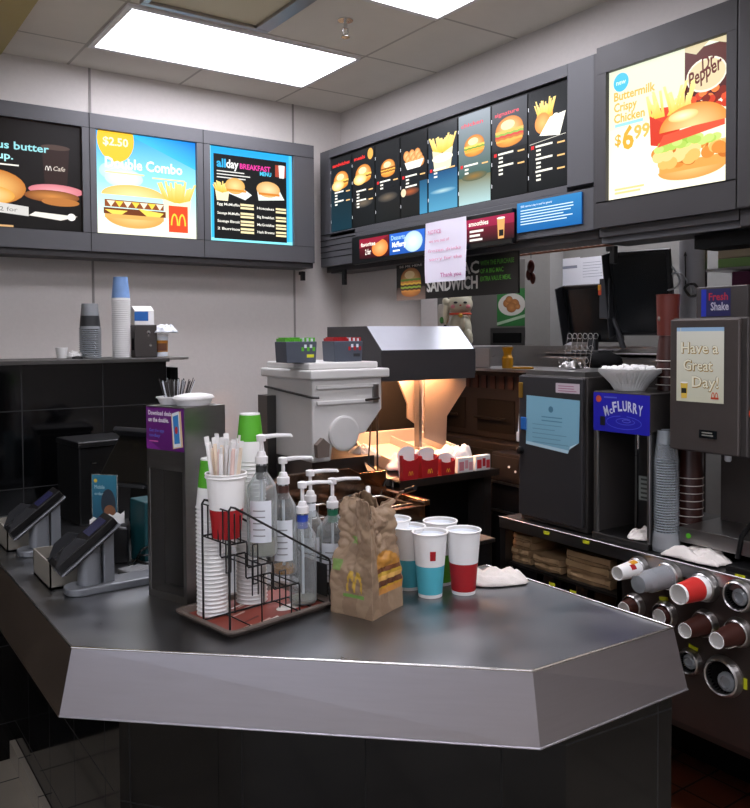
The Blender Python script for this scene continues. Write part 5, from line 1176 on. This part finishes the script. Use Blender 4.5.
# clear cup stack on the counter
cx_, cy_ = 2.35, 1.672
mat('stack_clear', '9fa6ac', .18, trans=.25, noise_amt=.1)
nested(cx_, cy_, RZT+.0025, 36, .0088, .0415, .030, .095, ('clear plastic cup in the tall stack beside the dessert mixer', 'clear cup on top of the tall stack beside the dessert mixer'), 'cup_film', 'clear cups stacked on the machine counter', name='clear_cup_or_lid', rimm='stack_clear', band=[(.038, 0, 'cup_film'), (.034, .05, 'stack_clear'), (.030, .095)])
o = G().lathe([(.046, 0), (.048, .012), (.045, .05), (.042, .062)], 'clear_stack', caps=False).build('stack_sleeve'); o.location = (cx_, cy_, RZT+.0025); tag(o, 'cloudy plastic sleeve around the foot of the clear cup stack', 'plastic sleeve')
# brown cups hanging in tall stack behind
nested(2.52, 1.79, RZT+.0025, 23, .0285, .040, .030, .09, ('dark brown white-rimmed cup in the tall stack behind the ice cream machine', 'topmost dark brown cup of the tall stack behind the ice cream machine'), 'brown_cup', 'tall stack of brown cups', inv=True, rimm='brown_rim')
nested(2.47, 1.665, RZT+.0025, 10, .026, .045, .036, .10, ('dark brown paper cup in the short stack under the ice cream machine', 'topmost brown cup in the short stack under the ice cream machine'), 'brown_cup', 'short stack of brown cups', inv=True, rimm='brown_rim')
o = G().lathe([(.0001, 0), (.038, 0), (.055, .045), (.053, .045), (.036, .003), (.0001, .003)], 'clear_stack').build('clear_bowl'); o.location = (2.44, 1.56, RZT+.001); tag(o, 'clear plastic bowl on the counter beneath the steel drip shelf', 'bowl')

# ice cream machine
ax, ay0, ay1, az0, az1 = 2.30, 1.395, 1.625, 1.222, 1.648
t = thing('ice_cream_machine', 'steel ice cream machine with a cream "Have a Great Day!" sign on its door', 'machine', (ax, ay0-.03, RZT)); W_ = ay1-ay0+.03; b0, b1 = az0-RZT, az1-RZT
G().box((.014, 0, b0), (.46, W_, b1), 'appliance_grey').build('casing', t, bevel=.004)
G().box((0, .02, b0+.004), (.014, W_, b1-.004), 'appliance_brown').build('door', t, bevel=.004) if mat('appliance_brown', '5a5350', .4, .6, noise_amt=.08) else None
G().box((.26, -.10, .0), (.46, W_-.02, b0), 'appliance_brown').build('lower_back', t)
g = G(); g.box((.06, -.12, .075), (.30, W_-.0, .09), 'steel'); g.box((.055, -.12, .04), (.06, W_, .09), 'steel'); g.box((.06, W_-.004, .0), (.3, W_, .09), 'steel_dark'); g.build('drip_shelf', t, bevel=.002)
g = G(); g.lathe([(.0001, 0), (.009, 0), (.009, .001)], 'green', (.0545, W_-.035, .065), 14, RY(-PI/2)); g.build('green_sticker', t)
g = G(); g.lathe([(.007, -.03), (.011, -.025), (.011, 0)], 'frost', (.09, W_*.42, b0), 16); g.build('spout', t)
G().box((-.003, W_*.35, b0+.05), (0, W_*.35+.06, b0+.075), 'lcd').build('display', t); 
p = Print((-.0032, W_*.35+.057, b0+.052), (0, -1, 0), Z, 'print_dim'); p.lines(.006, .013, .04, 2, .008, '7c7c74', .004, .1); p.build('display_text', t)
p = Print((-.0015, W_-.026, b1-.265), (0, -1, 0), Z, 'print_dim'); w_, h_ = .165, .235
p.rect(0, 0, w_, h_, 'c9c8b0', 'd4d4c6'); p.rect(0, h_-.012, w_, h_, '8fb0cc'); p.rect(w_*.08, 0, w_*.09, h_, 'd0cfba')
for s_, x, y, ww in (('Have a', .10, .155, .78), ('Great', .15, .100, .62), ('Day!', .34, .048, .55)):
    p.text(s_, w_*x+.0018, y-.0018, .034, 'a5822e', w_*ww, .035); p.text(s_, w_*x, y, .034, '6d6a58', w_*ww, .03); p.text(s_, w_*x, y, .034, 'e6e2c8', w_*ww, .012)
p.cup(w_*.17, .010, .026, .05, 'd9b64a'); p.rect(w_*.11, .026, w_*.22, .042, '2a2a22'); p.rect(w_*.74, .012, w_*.9, .018, 'b8401e'); p.arches(w_*.82, .016, .024, 'c84a20')
p.build('sign_sheet', t)
# bracket with the red lever at the right edge
t = thing('pour_lever', 'steel arm with an orange-red lever at the right edge of the photo', 'lever', (2.36, 1.33, 1.38))
g = G(); g.box((-.03, -.16, .0), (.03, .055, .012), 'steel'); g.box((-.02, -.16, -.10), (.10, .0, -.01), 'black_plastic'); g.build('arm', t)
g = G(); g.tube([(-.035, .07, -.045), (-.03, .03, -.02), (-.02, .0, -.01)], [.008, .011, .009], 'orange'); g.build('red_lever', t)
g = G(); g.box((-.02, .02, -.07), (.01, .045, -.045), 'charcoal'); g.build('clamp', t)
# urn and hose
t = thing('steel_urn', 'rounded steel pot at the right edge of the machine counter', 'urn', (2.37, 1.30, RZT))
g = G(); g.box((-.08, -.14, 0.0005), (.12, .12, .02), 'black_plastic'); g.build('stand', t, bevel=.004)
G().lathe([(.045, .021), (.062, .04), (.066, .08), (.058, .125), (.035, .15), (.0001, .156)], 'steel').build('pot', t)
g = G(); g.tube([(-.02, .115, .03), (-.015, .105, .10), (-.01, .07, .155), (0, 0, .185), (0, -.08, .19)], .008, 'black_plastic'); g.build('hose', t)
o = crumple('cleaning_cloth', 'cloth', .12, .22, .035, 8.8); o.location = (2.335, 1.545, RZT+.002); o.rotation_euler = (0, 0, .1); tag(o, 'cream cleaning cloth on the machine counter beside the steel pot', 'cloth')
# boxes and sign above the ice cream machine
t = thing('light_box', 'small grey box with a blue lettered panel above the ice cream machine', 'sign box', (2.68, 1.585, 1.652))
G().box((0, 0, 0), (.2, .20, .115), 'appliance_grey').build('box_body', t, bevel=.003)
p = Print((-.001, .178, .008), (0, -1, 0), Z, 'print_dim'); p.rect(0, 0, .115, .098, '20204a'); p.rect(0, 0, .02, .098, '1c2c9a'); p.text('Fresh', .03, .058, .026, '9a2034', .075, .02); p.text('Shake', .038, .022, .028, 'a8a4b0', .07, .02); p.build('letter_panel', t)
t = thing('coffee_can', 'tall dark red-brown printed cup standing on the tall brown cup stack', 'cup', (2.52, 1.79, RZT+.0025+22*.0285+.0905)); G().lathe([(.036, 0), (.04, .14), (.041, .142), (.041, .146), (.0001, .147)], 'maroon').build('cup_body', t) if mat('maroon', '5a2218', .45, noise_amt=.2) else None
g = G(); g.ball((-.0345, .01, .06), (.004, .008, .010), 'tray_brown', 12); g.build('bean_mark', t)

# ------------------------------------------------------------------ order screens behind the machines
def screen(lab, x, y, z, rz, tilt, w_, h_, grp='order screens behind the machines'):
    t = thing('order_screen', lab, 'screen', (x, y, z), rz, grp); A = RX(tilt)
    g = G(M=A); g.box((-w_/2, -.0, -h_/2), (w_/2, .03, h_/2), 'black_plastic'); g.box((-w_/2+.03, .03, -h_/2+.03), (w_/2-.03, .06, h_/2-.05), 'black_matte'); g.build('screen_housing', t, bevel=.006)
    g = G(M=A); g.box((-w_/2+.015, -.002, -h_/2+.015), (w_/2-.015, 0, h_/2-.015), 'lcd'); g.build('screen', t)
    g = G(M=A); g.box((-w_/2-.004, -.055, -h_/2), (-w_/2+.0, .03, h_/2), 'charcoal'); g.build('side_shroud', t, bevel=.004); return t
s1 = screen('black order screen seen from behind, the lower one left of the pole', 2.95, 2.50, 1.69, math.radians(-80), math.radians(15), .27, .27)
G().box((-.02, .0, -.17), (.02, .03, -.10), 'charcoal').build('stand', s1, bevel=.003); G().box((-.07, -.06, -.177), (.07, .08, -.165), 'black_plastic').build('foot', s1, bevel=.004)
s2 = screen('larger black order screen seen from behind, tilted above the coffee filters', 2.87, 2.17, 1.765, math.radians(-74), math.radians(13), .26, .36)
g = G(); g.box((-.17, -.03, -.1), (-.125, .05, .07), 'charcoal'); g.box((-.175, -.032, -.0), (-.16, -.02, .04), 'orange'); g.box((-.176, -.033, .02), (-.162, -.021, .045), 'mustard'); g.build('card_slot', s2, bevel=.003)
G().tube([(-.14, .02, -.08), (-.11, .03, -.16), (-.09, .04, -.23)], [.014, .012, .014], 'charcoal').build('arm', s2)
t = thing('black_pouch', 'low black rounded device on the grey cabinet below the order screens', 'device', (2.71, 2.23, 1.4425)); G().ball((0, 0, .04), (.05, .09, .045), 'black_matte', 20).build('device_body', t)
# pipe shelf carrying them
t = thing('pass_shelf', 'long thin stainless shelf crossing behind the machines', 'shelf', (2.80, 1.66, 1.50)); g = G(); g.box((0, 0, 0), (.28, .98, .012), 'steel'); g.box((0.0, 0, -.012), (.004, .98, .015), 'steel'); g.build('shelf_board', t)
g = G(); g.box((.27, 0, .012), (.28, .98, .03), 'steel'); g.build('back_lip', t)
for y_ in (.02, .93): G().box((.10, y_, RZT-1.50), (.13, y_+.03, 0), 'steel_dark').build('leg', t)
# wire egg rack and mustard
t = thing('wire_ring_rack', 'cluster of thin steel wire rings standing on the pass shelf', 'wire rack', (2.62, 2.29, 1.4605)); g = G(); r = random.Random(6)
for k in range(6):
    for j in range(3): x, y, z = -.02+.03*j, -.06+.028*k, .03+.05*j; g.tube([(x, y+.012*math.cos(2*PI*i/12), z+.012*math.sin(2*PI*i/12)) for i in range(12)], .001, 'steel', 5, True); 
    g.tube([(0, -.06+.028*k, 0), (0.03, -.06+.028*k, .14)], .001, 'steel', 5)
g.tube([(0, -.06, .002), (0, .08, .002)], .0016, 'steel_bright', 5); g.build('wire_rings', t)['kind'] = 'stuff'
t = thing('foil_ball', 'crumpled foil clump on the grey cabinet', 'foil', (2.55, 2.22, 1.461)); g = G(); g.ball((0, 0, .018), (.035, .04, .019), 'steel_bright', 14); o = g.build('foil'); bpy.data.objects.remove(o)
bpy.data.objects.remove(t)
o = crumple('foil_clump', 'steel', .07, .10, .03, 7.7); o.location = (2.48, 2.20, 1.461); tag(o, 'crumpled foil clump on top of the grey cabinet', 'foil')

# ------------------------------------------------------------------ grill and kitchen behind
t = thing('clamshell_grill', 'dark grill with ribbed front panels right of the fry station', 'grill', (3.0, 2.70, 0)); Wg = 1.22
G().box((.02, 0, 0), (.60, Wg, 1.02), 'grill_black').build('base_cabinet', t, bevel=.004)
g = G()
for k in range(3): g.box((0, .03+.4*k, .12), (.02, .39+.4*k, .80), 'grill_black'); 
g.box((0, 0, .84), (.02, Wg, .98), 'black_matte'); g.build('lower_panels', t, bevel=.003)
G().box((.12, 0, 1.02), (.60, Wg, 1.40), 'grill_black').build('upper_body', t, bevel=.01)
g = G()
for k in range(16): g.box((.112, .05+.07*k, 1.30), (.12, .09+.07*k, 1.37), 'rust_dark')
mat('rust_dark', '2a1814', .6, spec=.2)
g.build('vent_slats', t); 
for k in range(3): g = G(); g.tube([(.09, .1+.4*k, 1.14), (.07, .12+.4*k, 1.14), (.07, .33+.4*k, 1.14), (.09, .35+.4*k, 1.14)], .008, 'black_matte'); g.build('grip', t)
for k in range(3): G().box((.114, .06+.4*k, 1.06), (.12, .36+.4*k, 1.24), 'black_matte').build('upper_panel', t, bevel=.003)
G().box((.05, -.02, 1.40), (.6, Wg+.02, 1.415), 'steel').build('top_shelf', t)
G().box((.10, .82, 1.415), (.6, Wg+.02, 1.53), 'steel').build('raised_shelf', t); G().box((.45, -.3, 1.415), (.46, .82, 1.535), 'steel').build('backsplash', t)
t = thing('holding_cabinet', 'dark cabinet with small control buttons between fry station and machine counter', 'cabinet', (2.865, 2.66, 0))
G().box((.01, 0, 0), (.13, .42, 1.0), 'grill_black').build('cabinet_body', t, bevel=.003)
g = G(); g.box((0, .01, .86), (.01, .41, .985), 'grill_black'); g.box((-.004, .0, .845), (.012, .42, .855), 'steel'); g.box((-.004, .0, .70), (.012, .42, .71), 'steel'); g.build('control_panel', t)
for k in range(6): g = G(); g.lathe([(.007, 0), (.006, .004)], 'frost', (-.0, .06+.045*k, .92+.018*(k % 2)), 10, RY(-PI/2)); g.build('button', t)
o = G().lathe([(.030, 0), (.031, .055), (.022, .07), (.022, .085), (.032, .115), (.03, .115), (.0001, .112)], 'mustard', n=20).build('mustard_bottle'); o.location = (3.15, 3.25, 1.4155); tag(o, 'amber mustard bottle on the steel shelf above the grill', 'bottle')
o = G().tube([(0, 0, .005), (0, -.15, .008)], .006, 'mustard').build('yellow_handle'); o.location = (3.10, 3.16, 1.4155); tag(o, 'short yellow handle lying beside the mustard bottle', 'handle')
t = thing('steel_tray', 'upright steel tray leaning behind the cat figurine', 'tray', (3.10, 3.34, 1.4155)); G().box((0, 0, 0), (.01, .16, .11), 'steel').build('tray_body', t, bevel=.003)
# lucky cat
kx, ky, kz = 3.20, 3.70, 1.5315
t = thing('cat_figurine', 'cream ceramic beckoning cat figurine with red ears standing on the shelf', 'figurine', (kx, ky, kz), math.radians(50)); t.scale = (.98,)*3
g = G()          # local -x faces the camera side after rotation
g.ball((0, 0, .10), (.072, .07, .11), 'ceramic', 24); g.ball((0, 0, .035), (.08, .078, .04), 'ceramic', 24); g.ball((-.012, 0, .255), (.066, .076, .066), 'ceramic', 24)
g.ball((-.045, .05, .05), (.03, .025, .05), 'ceramic', 16); g.ball((-.045, -.05, .05), (.03, .025, .05), 'ceramic', 16)
g.ball((-.055, -.02, .13), (.025, .02, .05), 'ceramic', 16); g.ball((-.03, .085, .20), (.022, .02, .075), 'ceramic', 16); g.ball((-.035, .088, .27), (.022, .022, .025), 'ceramic', 16)
for sgn in (-1, 1): g.lathe([(.026, 0), (.016, .03), (.0001, .045)], 'ceramic', (-.01, .045*sgn, .30), 12, RX(-.35*sgn))
g.ball((.06, 0, .05), (.03, .02, .03), 'ceramic', 12)
o = g.build('body', t); md = o.modifiers.new('fuse', 'REMESH'); md.mode = 'VOXEL'; md.voxel_size = .0045; md.use_smooth_shade = True; md2 = o.modifiers.new('soft', 'SMOOTH'); md2.iterations = 3
for sgn in (-1, 1):
    G().lathe([(.018, 0), (.010, .022), (.0001, .034)], 'ceramic_red', (-.022, .046*sgn, .305), 10, RX(-.35*sgn)).build('inner_ear', t)
    G().ball((-.072, .028*sgn, .262), (.006, .013, .007), 'black_plastic', 12).build('eye', t)
    G().ball((-.066, .045*sgn, .238), (.008, .014, .012), 'pink_print', 12).build('cheek', t)
G().ball((-.080, 0, .245), (.005, .007, .005), 'ceramic_red', 10).build('nose', t)
g = G(); g.tube([(-.012+.062*math.cos(2*PI*i/24), .062*math.sin(2*PI*i/24), .195) for i in range(24)], .007, 'orange', 8, True); g.build('collar', t); G().ball((-.078, 0, .185), .014, 'brass', 14).build('bell', t)
t = thing('ornament', 'red and white patterned charm behind the cat figurine', 'ornament', (3.30, 3.80, 1.5315)); g = G(); g.prism([(0, 0), (.16, 0), (.17, .12), (.15, .26), (.02, .27), (-.01, .14)], 0, .02, 'charm_white', Matrix.Translation((0, .08, 0)) @ YZ)
mat('charm_white', 'a7a39a', .6, noise_amt=.45, noise_scale=18); g.build('charm_body', t, bevel=.006)
for k in range(4): G().ball((-.004, .12+.035*k, .06+.05*(k % 3)), (.006, .02, .022), ('ceramic_red', 'black_matte', 'dark_green', 'ceramic_red')[k], 12).build('painted_patch', t)
t = thing('wooden_block', 'tan wooden block beside the cat figurine', 'block', (3.27, 3.74, 1.5315)); G().box((0, 0, 0), (.05, .07, .22), 'wood').build('block_body', t, bevel=.006) if mat('wood', '94806a', .6, noise_amt=.1) else None
# cabinet with the nuggets picture
t = thing('kitchen_cabinet', 'grey kitchen cabinet with a green framed photo of chicken pieces', 'cabinet', (3.9, 3.86, 0)); G().box((0, 0, 0), (.5, .75, 2.1), 'kitchen_steel').build('cabinet_body', t, bevel=.004) if mat('kitchen_steel', '7c7a76', .45, .6, noise_amt=.08) else None
a, b = OX(497.5, 300, 3.9), OX(527, 326, 3.9); z1, z0 = OX(512, 289, 3.9).z, OX(512, 326, 3.9).z
p = Print((-.004, a.y-3.86, z0), (0, -1, 0), Z, 'print_dim'); w_ = a.y-b.y; h_ = z1-z0
p.rect(0, 0, w_, h_, '24692f', '2f7a3a'); p.ell(w_*.5, h_*.58, w_*.46, h_*.30, 'c6c4bc'); r = random.Random(9)
for x, y, q in ((.36, .62, .15), (.6, .6, .16), (.5, .5, .17), (.42, .72, .12), (.7, .52, .1)): p.ell(w_*x, h_*y, w_*q, h_*q*.8, 'b97f46', rim='8a5528')
p.poly([(0, h_*.1), (w_, h_*.32), (w_, h_*.24), (0, h_*.02)], '9db89a'); p.build('food_photo', t)
v0, v1 = OX(494, 333, 3.9), OX(522, 343, 3.9); g = G(); g.box((-.01, v1.y-3.86, v1.z), (0, v0.y-3.86, v0.z), 'black_matte'); g.build('slot', t)
g = G(); g.box((-.006, v1.y-3.86-.03, v1.z-.03), (-.001, v0.y-3.86+.03, v0.z+.035), 'steel_dark'); g.build('slot_frame', t)
slab('column_kitchen', (3.88, 3.62, 0), (4.1, 3.84, H), 'kitchen_wall')
# wall with taped paper sheets
a, b = OX(550, 300, 4.0), OX(608, 300, 4.0)
o = G().box((4.0, b.y-.5, .9), (4.06, 3.62, 2.35), 'kitchen_wall').build('wall_partition'); struct(o)
sheets = ((551, 580, 257, 287), (580, 608, 255, 286), (551, 575, 290, 318), (551, 572, 319, 345), (576, 607, 289, 318))
for i, (x0, x1, y0, y1) in enumerate(sheets):
    A_, B_ = OX(x0, y1, 3.995), OX(x1, y0, 3.995); p = Print((3.996-.0004*i, A_.y, A_.z), (0, -1, 0), Z, 'print_paper'); w_, h_ = A_.y-B_.y, abs(B_.z-A_.z)
    p.rect(0, 0, w_, h_, 'eceff6', 'f2f4fa'); p.rect(w_*.2, h_*.62, w_*.9, h_*.72, '8e94a4') if i == 0 else p.lines(w_*.1, h_*.8, w_*.8, 6, h_*.1, 'a9adba', .003, .3)
    tag(p.build('paper_sheet'), ('white paper sheet with a grey heading, upper left on the kitchen wall', 'white paper sheet at the upper right, above the order screen', 'white paper sheet in the middle left of the taped sheets', 'lowest white paper sheet, left of the lower order screen', 'white paper sheet mostly hidden by the order screen')[i], 'paper sheet', 'paper sheets on the kitchen wall')
# pillar, pipe, right background
t = thing('white_pipe', 'thick pale vertical duct pipe behind the ice cream machine', 'pipe', (3.3, 2.22, 0)); G().lathe([(.055, 0), (.055, H-.002)], 'pale_pipe', n=28).build('pipe_body', t) if mat('pale_pipe', 'b4b6bc', .4, noise_amt=.05) else None
g = G(); g.tube([(-.06, -.01, 1.80), (-.065, -.01, 1.95)], .003, 'black_wire'); g.lathe([(.008, 0), (.0001, .02)], 'black_wire', (-.065, -.01, 1.945)); g.build('hook_rod', t)
for i, lab in enumerate(('grey cable loop hanging beside the pale duct pipe', 'black cable coil tied beside the pale duct pipe', 'thin grey cable arching from the larger order screen')):
    v = OX((668, 692, 676)[i], (278, 290, 288)[i], 2.9); n_ = 22; pts = [(2.9, v.y+(.05, .03, .07)[i]*math.cos(2*PI*k/n_)*(1+.25*math.sin(4*PI*k/n_)), v.z+(.05, .025, .06)[i]*math.sin(2*PI*k/n_)) for k in range(n_ if i < 2 else 14)]
    tag(G().tube(pts, (.004, .006, .004)[i], ('grey_plastic', 'black_wire', 'grey_plastic')[i], 7, closed=i < 2).build('cable'), lab, 'cable', 'cables around the order screens')
t = thing('purple_carton', 'dark purple cardboard box on the high shelf at the right edge', 'box', (3.5, 1.75, 1.7955)); G().box((0, 0, 0), (.3, .40, .085), 'purple_box').build('box_body', t, bevel=.004); G().box((-.001, .1, .01), (0, .14, .075), 'grey_plastic').build('box_label', t)
t = thing('green_tray_stack', 'green and beige trays above the purple box at the right edge', 'tray', (3.5, 1.76, 1.8985)); G().box((0, 0, 0), (.3, .46, .045), 'muted_green').build('green_tray', t, bevel=.004) if mat('muted_green', '6a8a4a', .6) else None; mat('muted_beige', '8c8068', .6); G().box((0, 0, .045), (.3, .46, .14), 'muted_beige').build('beige_tray', t, bevel=.004)
t = thing('back_shelf', 'steel shelving unit behind the duct pipe at the right edge', 'shelving', (3.45, 1.2, 0)); G().box((0, 0, 1.77), (.4, 1.1, 1.795), 'steel').build('upper_shelf', t); G().box((0, 0, 1.40), (.4, 1.1, 1.42), 'steel').build('lower_shelf', t); G().box((.35, 0, 0), (.4, 1.1, 2.3), 'kitchen_steel').build('back_sheet', t)
G().box((0, .55, 1.885), (.4, 1.05, 1.898), 'steel').build('top_shelf', t)
for y_ in (0, 1.06): G().box((.0, y_, 0), (.03, y_+.03, 2.2), 'steel_dark').build('post', t)
# rusty wire shelf under the header
t = thing('wire_shelf', 'rust-brown wire shelf hanging below the boards', 'shelf', (2.98, 1.9, 2.04)); g = G()
for x in (0, .15, .30): g.tube([(x, 0, 0), (x, 1.5, 0)], .006, 'rust', 6)
g.build('side_rail', t); g = G()
for k in range(38): g.tube([(0, .02+.04*k, .004), (.30, .02+.04*k, .004)], .0025, 'rust', 5)
g.build('cross_wires', t)['kind'] = 'stuff'
for x in (0, .3):
    for y_ in (.03, 1.47): G().tube([(x, y_, 0), (x, y_, .97)], .004, 'steel_dark', 6).build('hanger', t)
t = thing('hanging_charm', 'dark red knotted charm hanging beside the sandwich sign', 'ornament', (3.0, OX(531, 260, 3.0).y, 1.88)); g = G(); g.tube([(0, 0, .18), (0, 0, .10)], .002, 'black_wire'); g.build('string', t)
g = G(); g.ball((0, 0, .06), (.015, .022, .035), 'maroon', 12); g.ball((0, .015, .02), (.012, .018, .03), 'maroon', 12); g.ball((0, -.012, .0), (.012, .016, .03), 'maroon', 12); o = g.build('knot', t)
# dark camera-like unit under the right-hand board
o = G().box((2.66, 1.30, 1.905), (2.80, 1.78, 1.955), 'black_matte').build('cable_tray'); tag(o, 'black flat unit mounted under the chicken poster board', 'box')
# ------------------------------------------------------------------ view
sc = bpy.context.scene
sc.view_settings.view_transform = 'Standard'; sc.view_settings.look = 'None'; sc.view_settings.exposure = 0.25; sc.view_settings.gamma = 1
sc.view_settings.use_curve_mapping = False
w = bpy.data.worlds.new('world'); sc.world = w; w.use_nodes = True; w.node_tree.nodes['Background'].inputs[0].default_value = (.8, .85, 1, 1); w.node_tree.nodes['Background'].inputs[1].default_value = 1.6
cy = sc.cycles; cy.use_denoising = True; cy.max_bounces = 10; cy.diffuse_bounces = 4; cy.glossy_bounces = 4; cy.transparent_max_bounces = 24; cy.transmission_bounces = 6
cy.sample_clamp_indirect = 4; cy.caustics_reflective = False; cy.caustics_refractive = False; cy.blur_glossy = .5
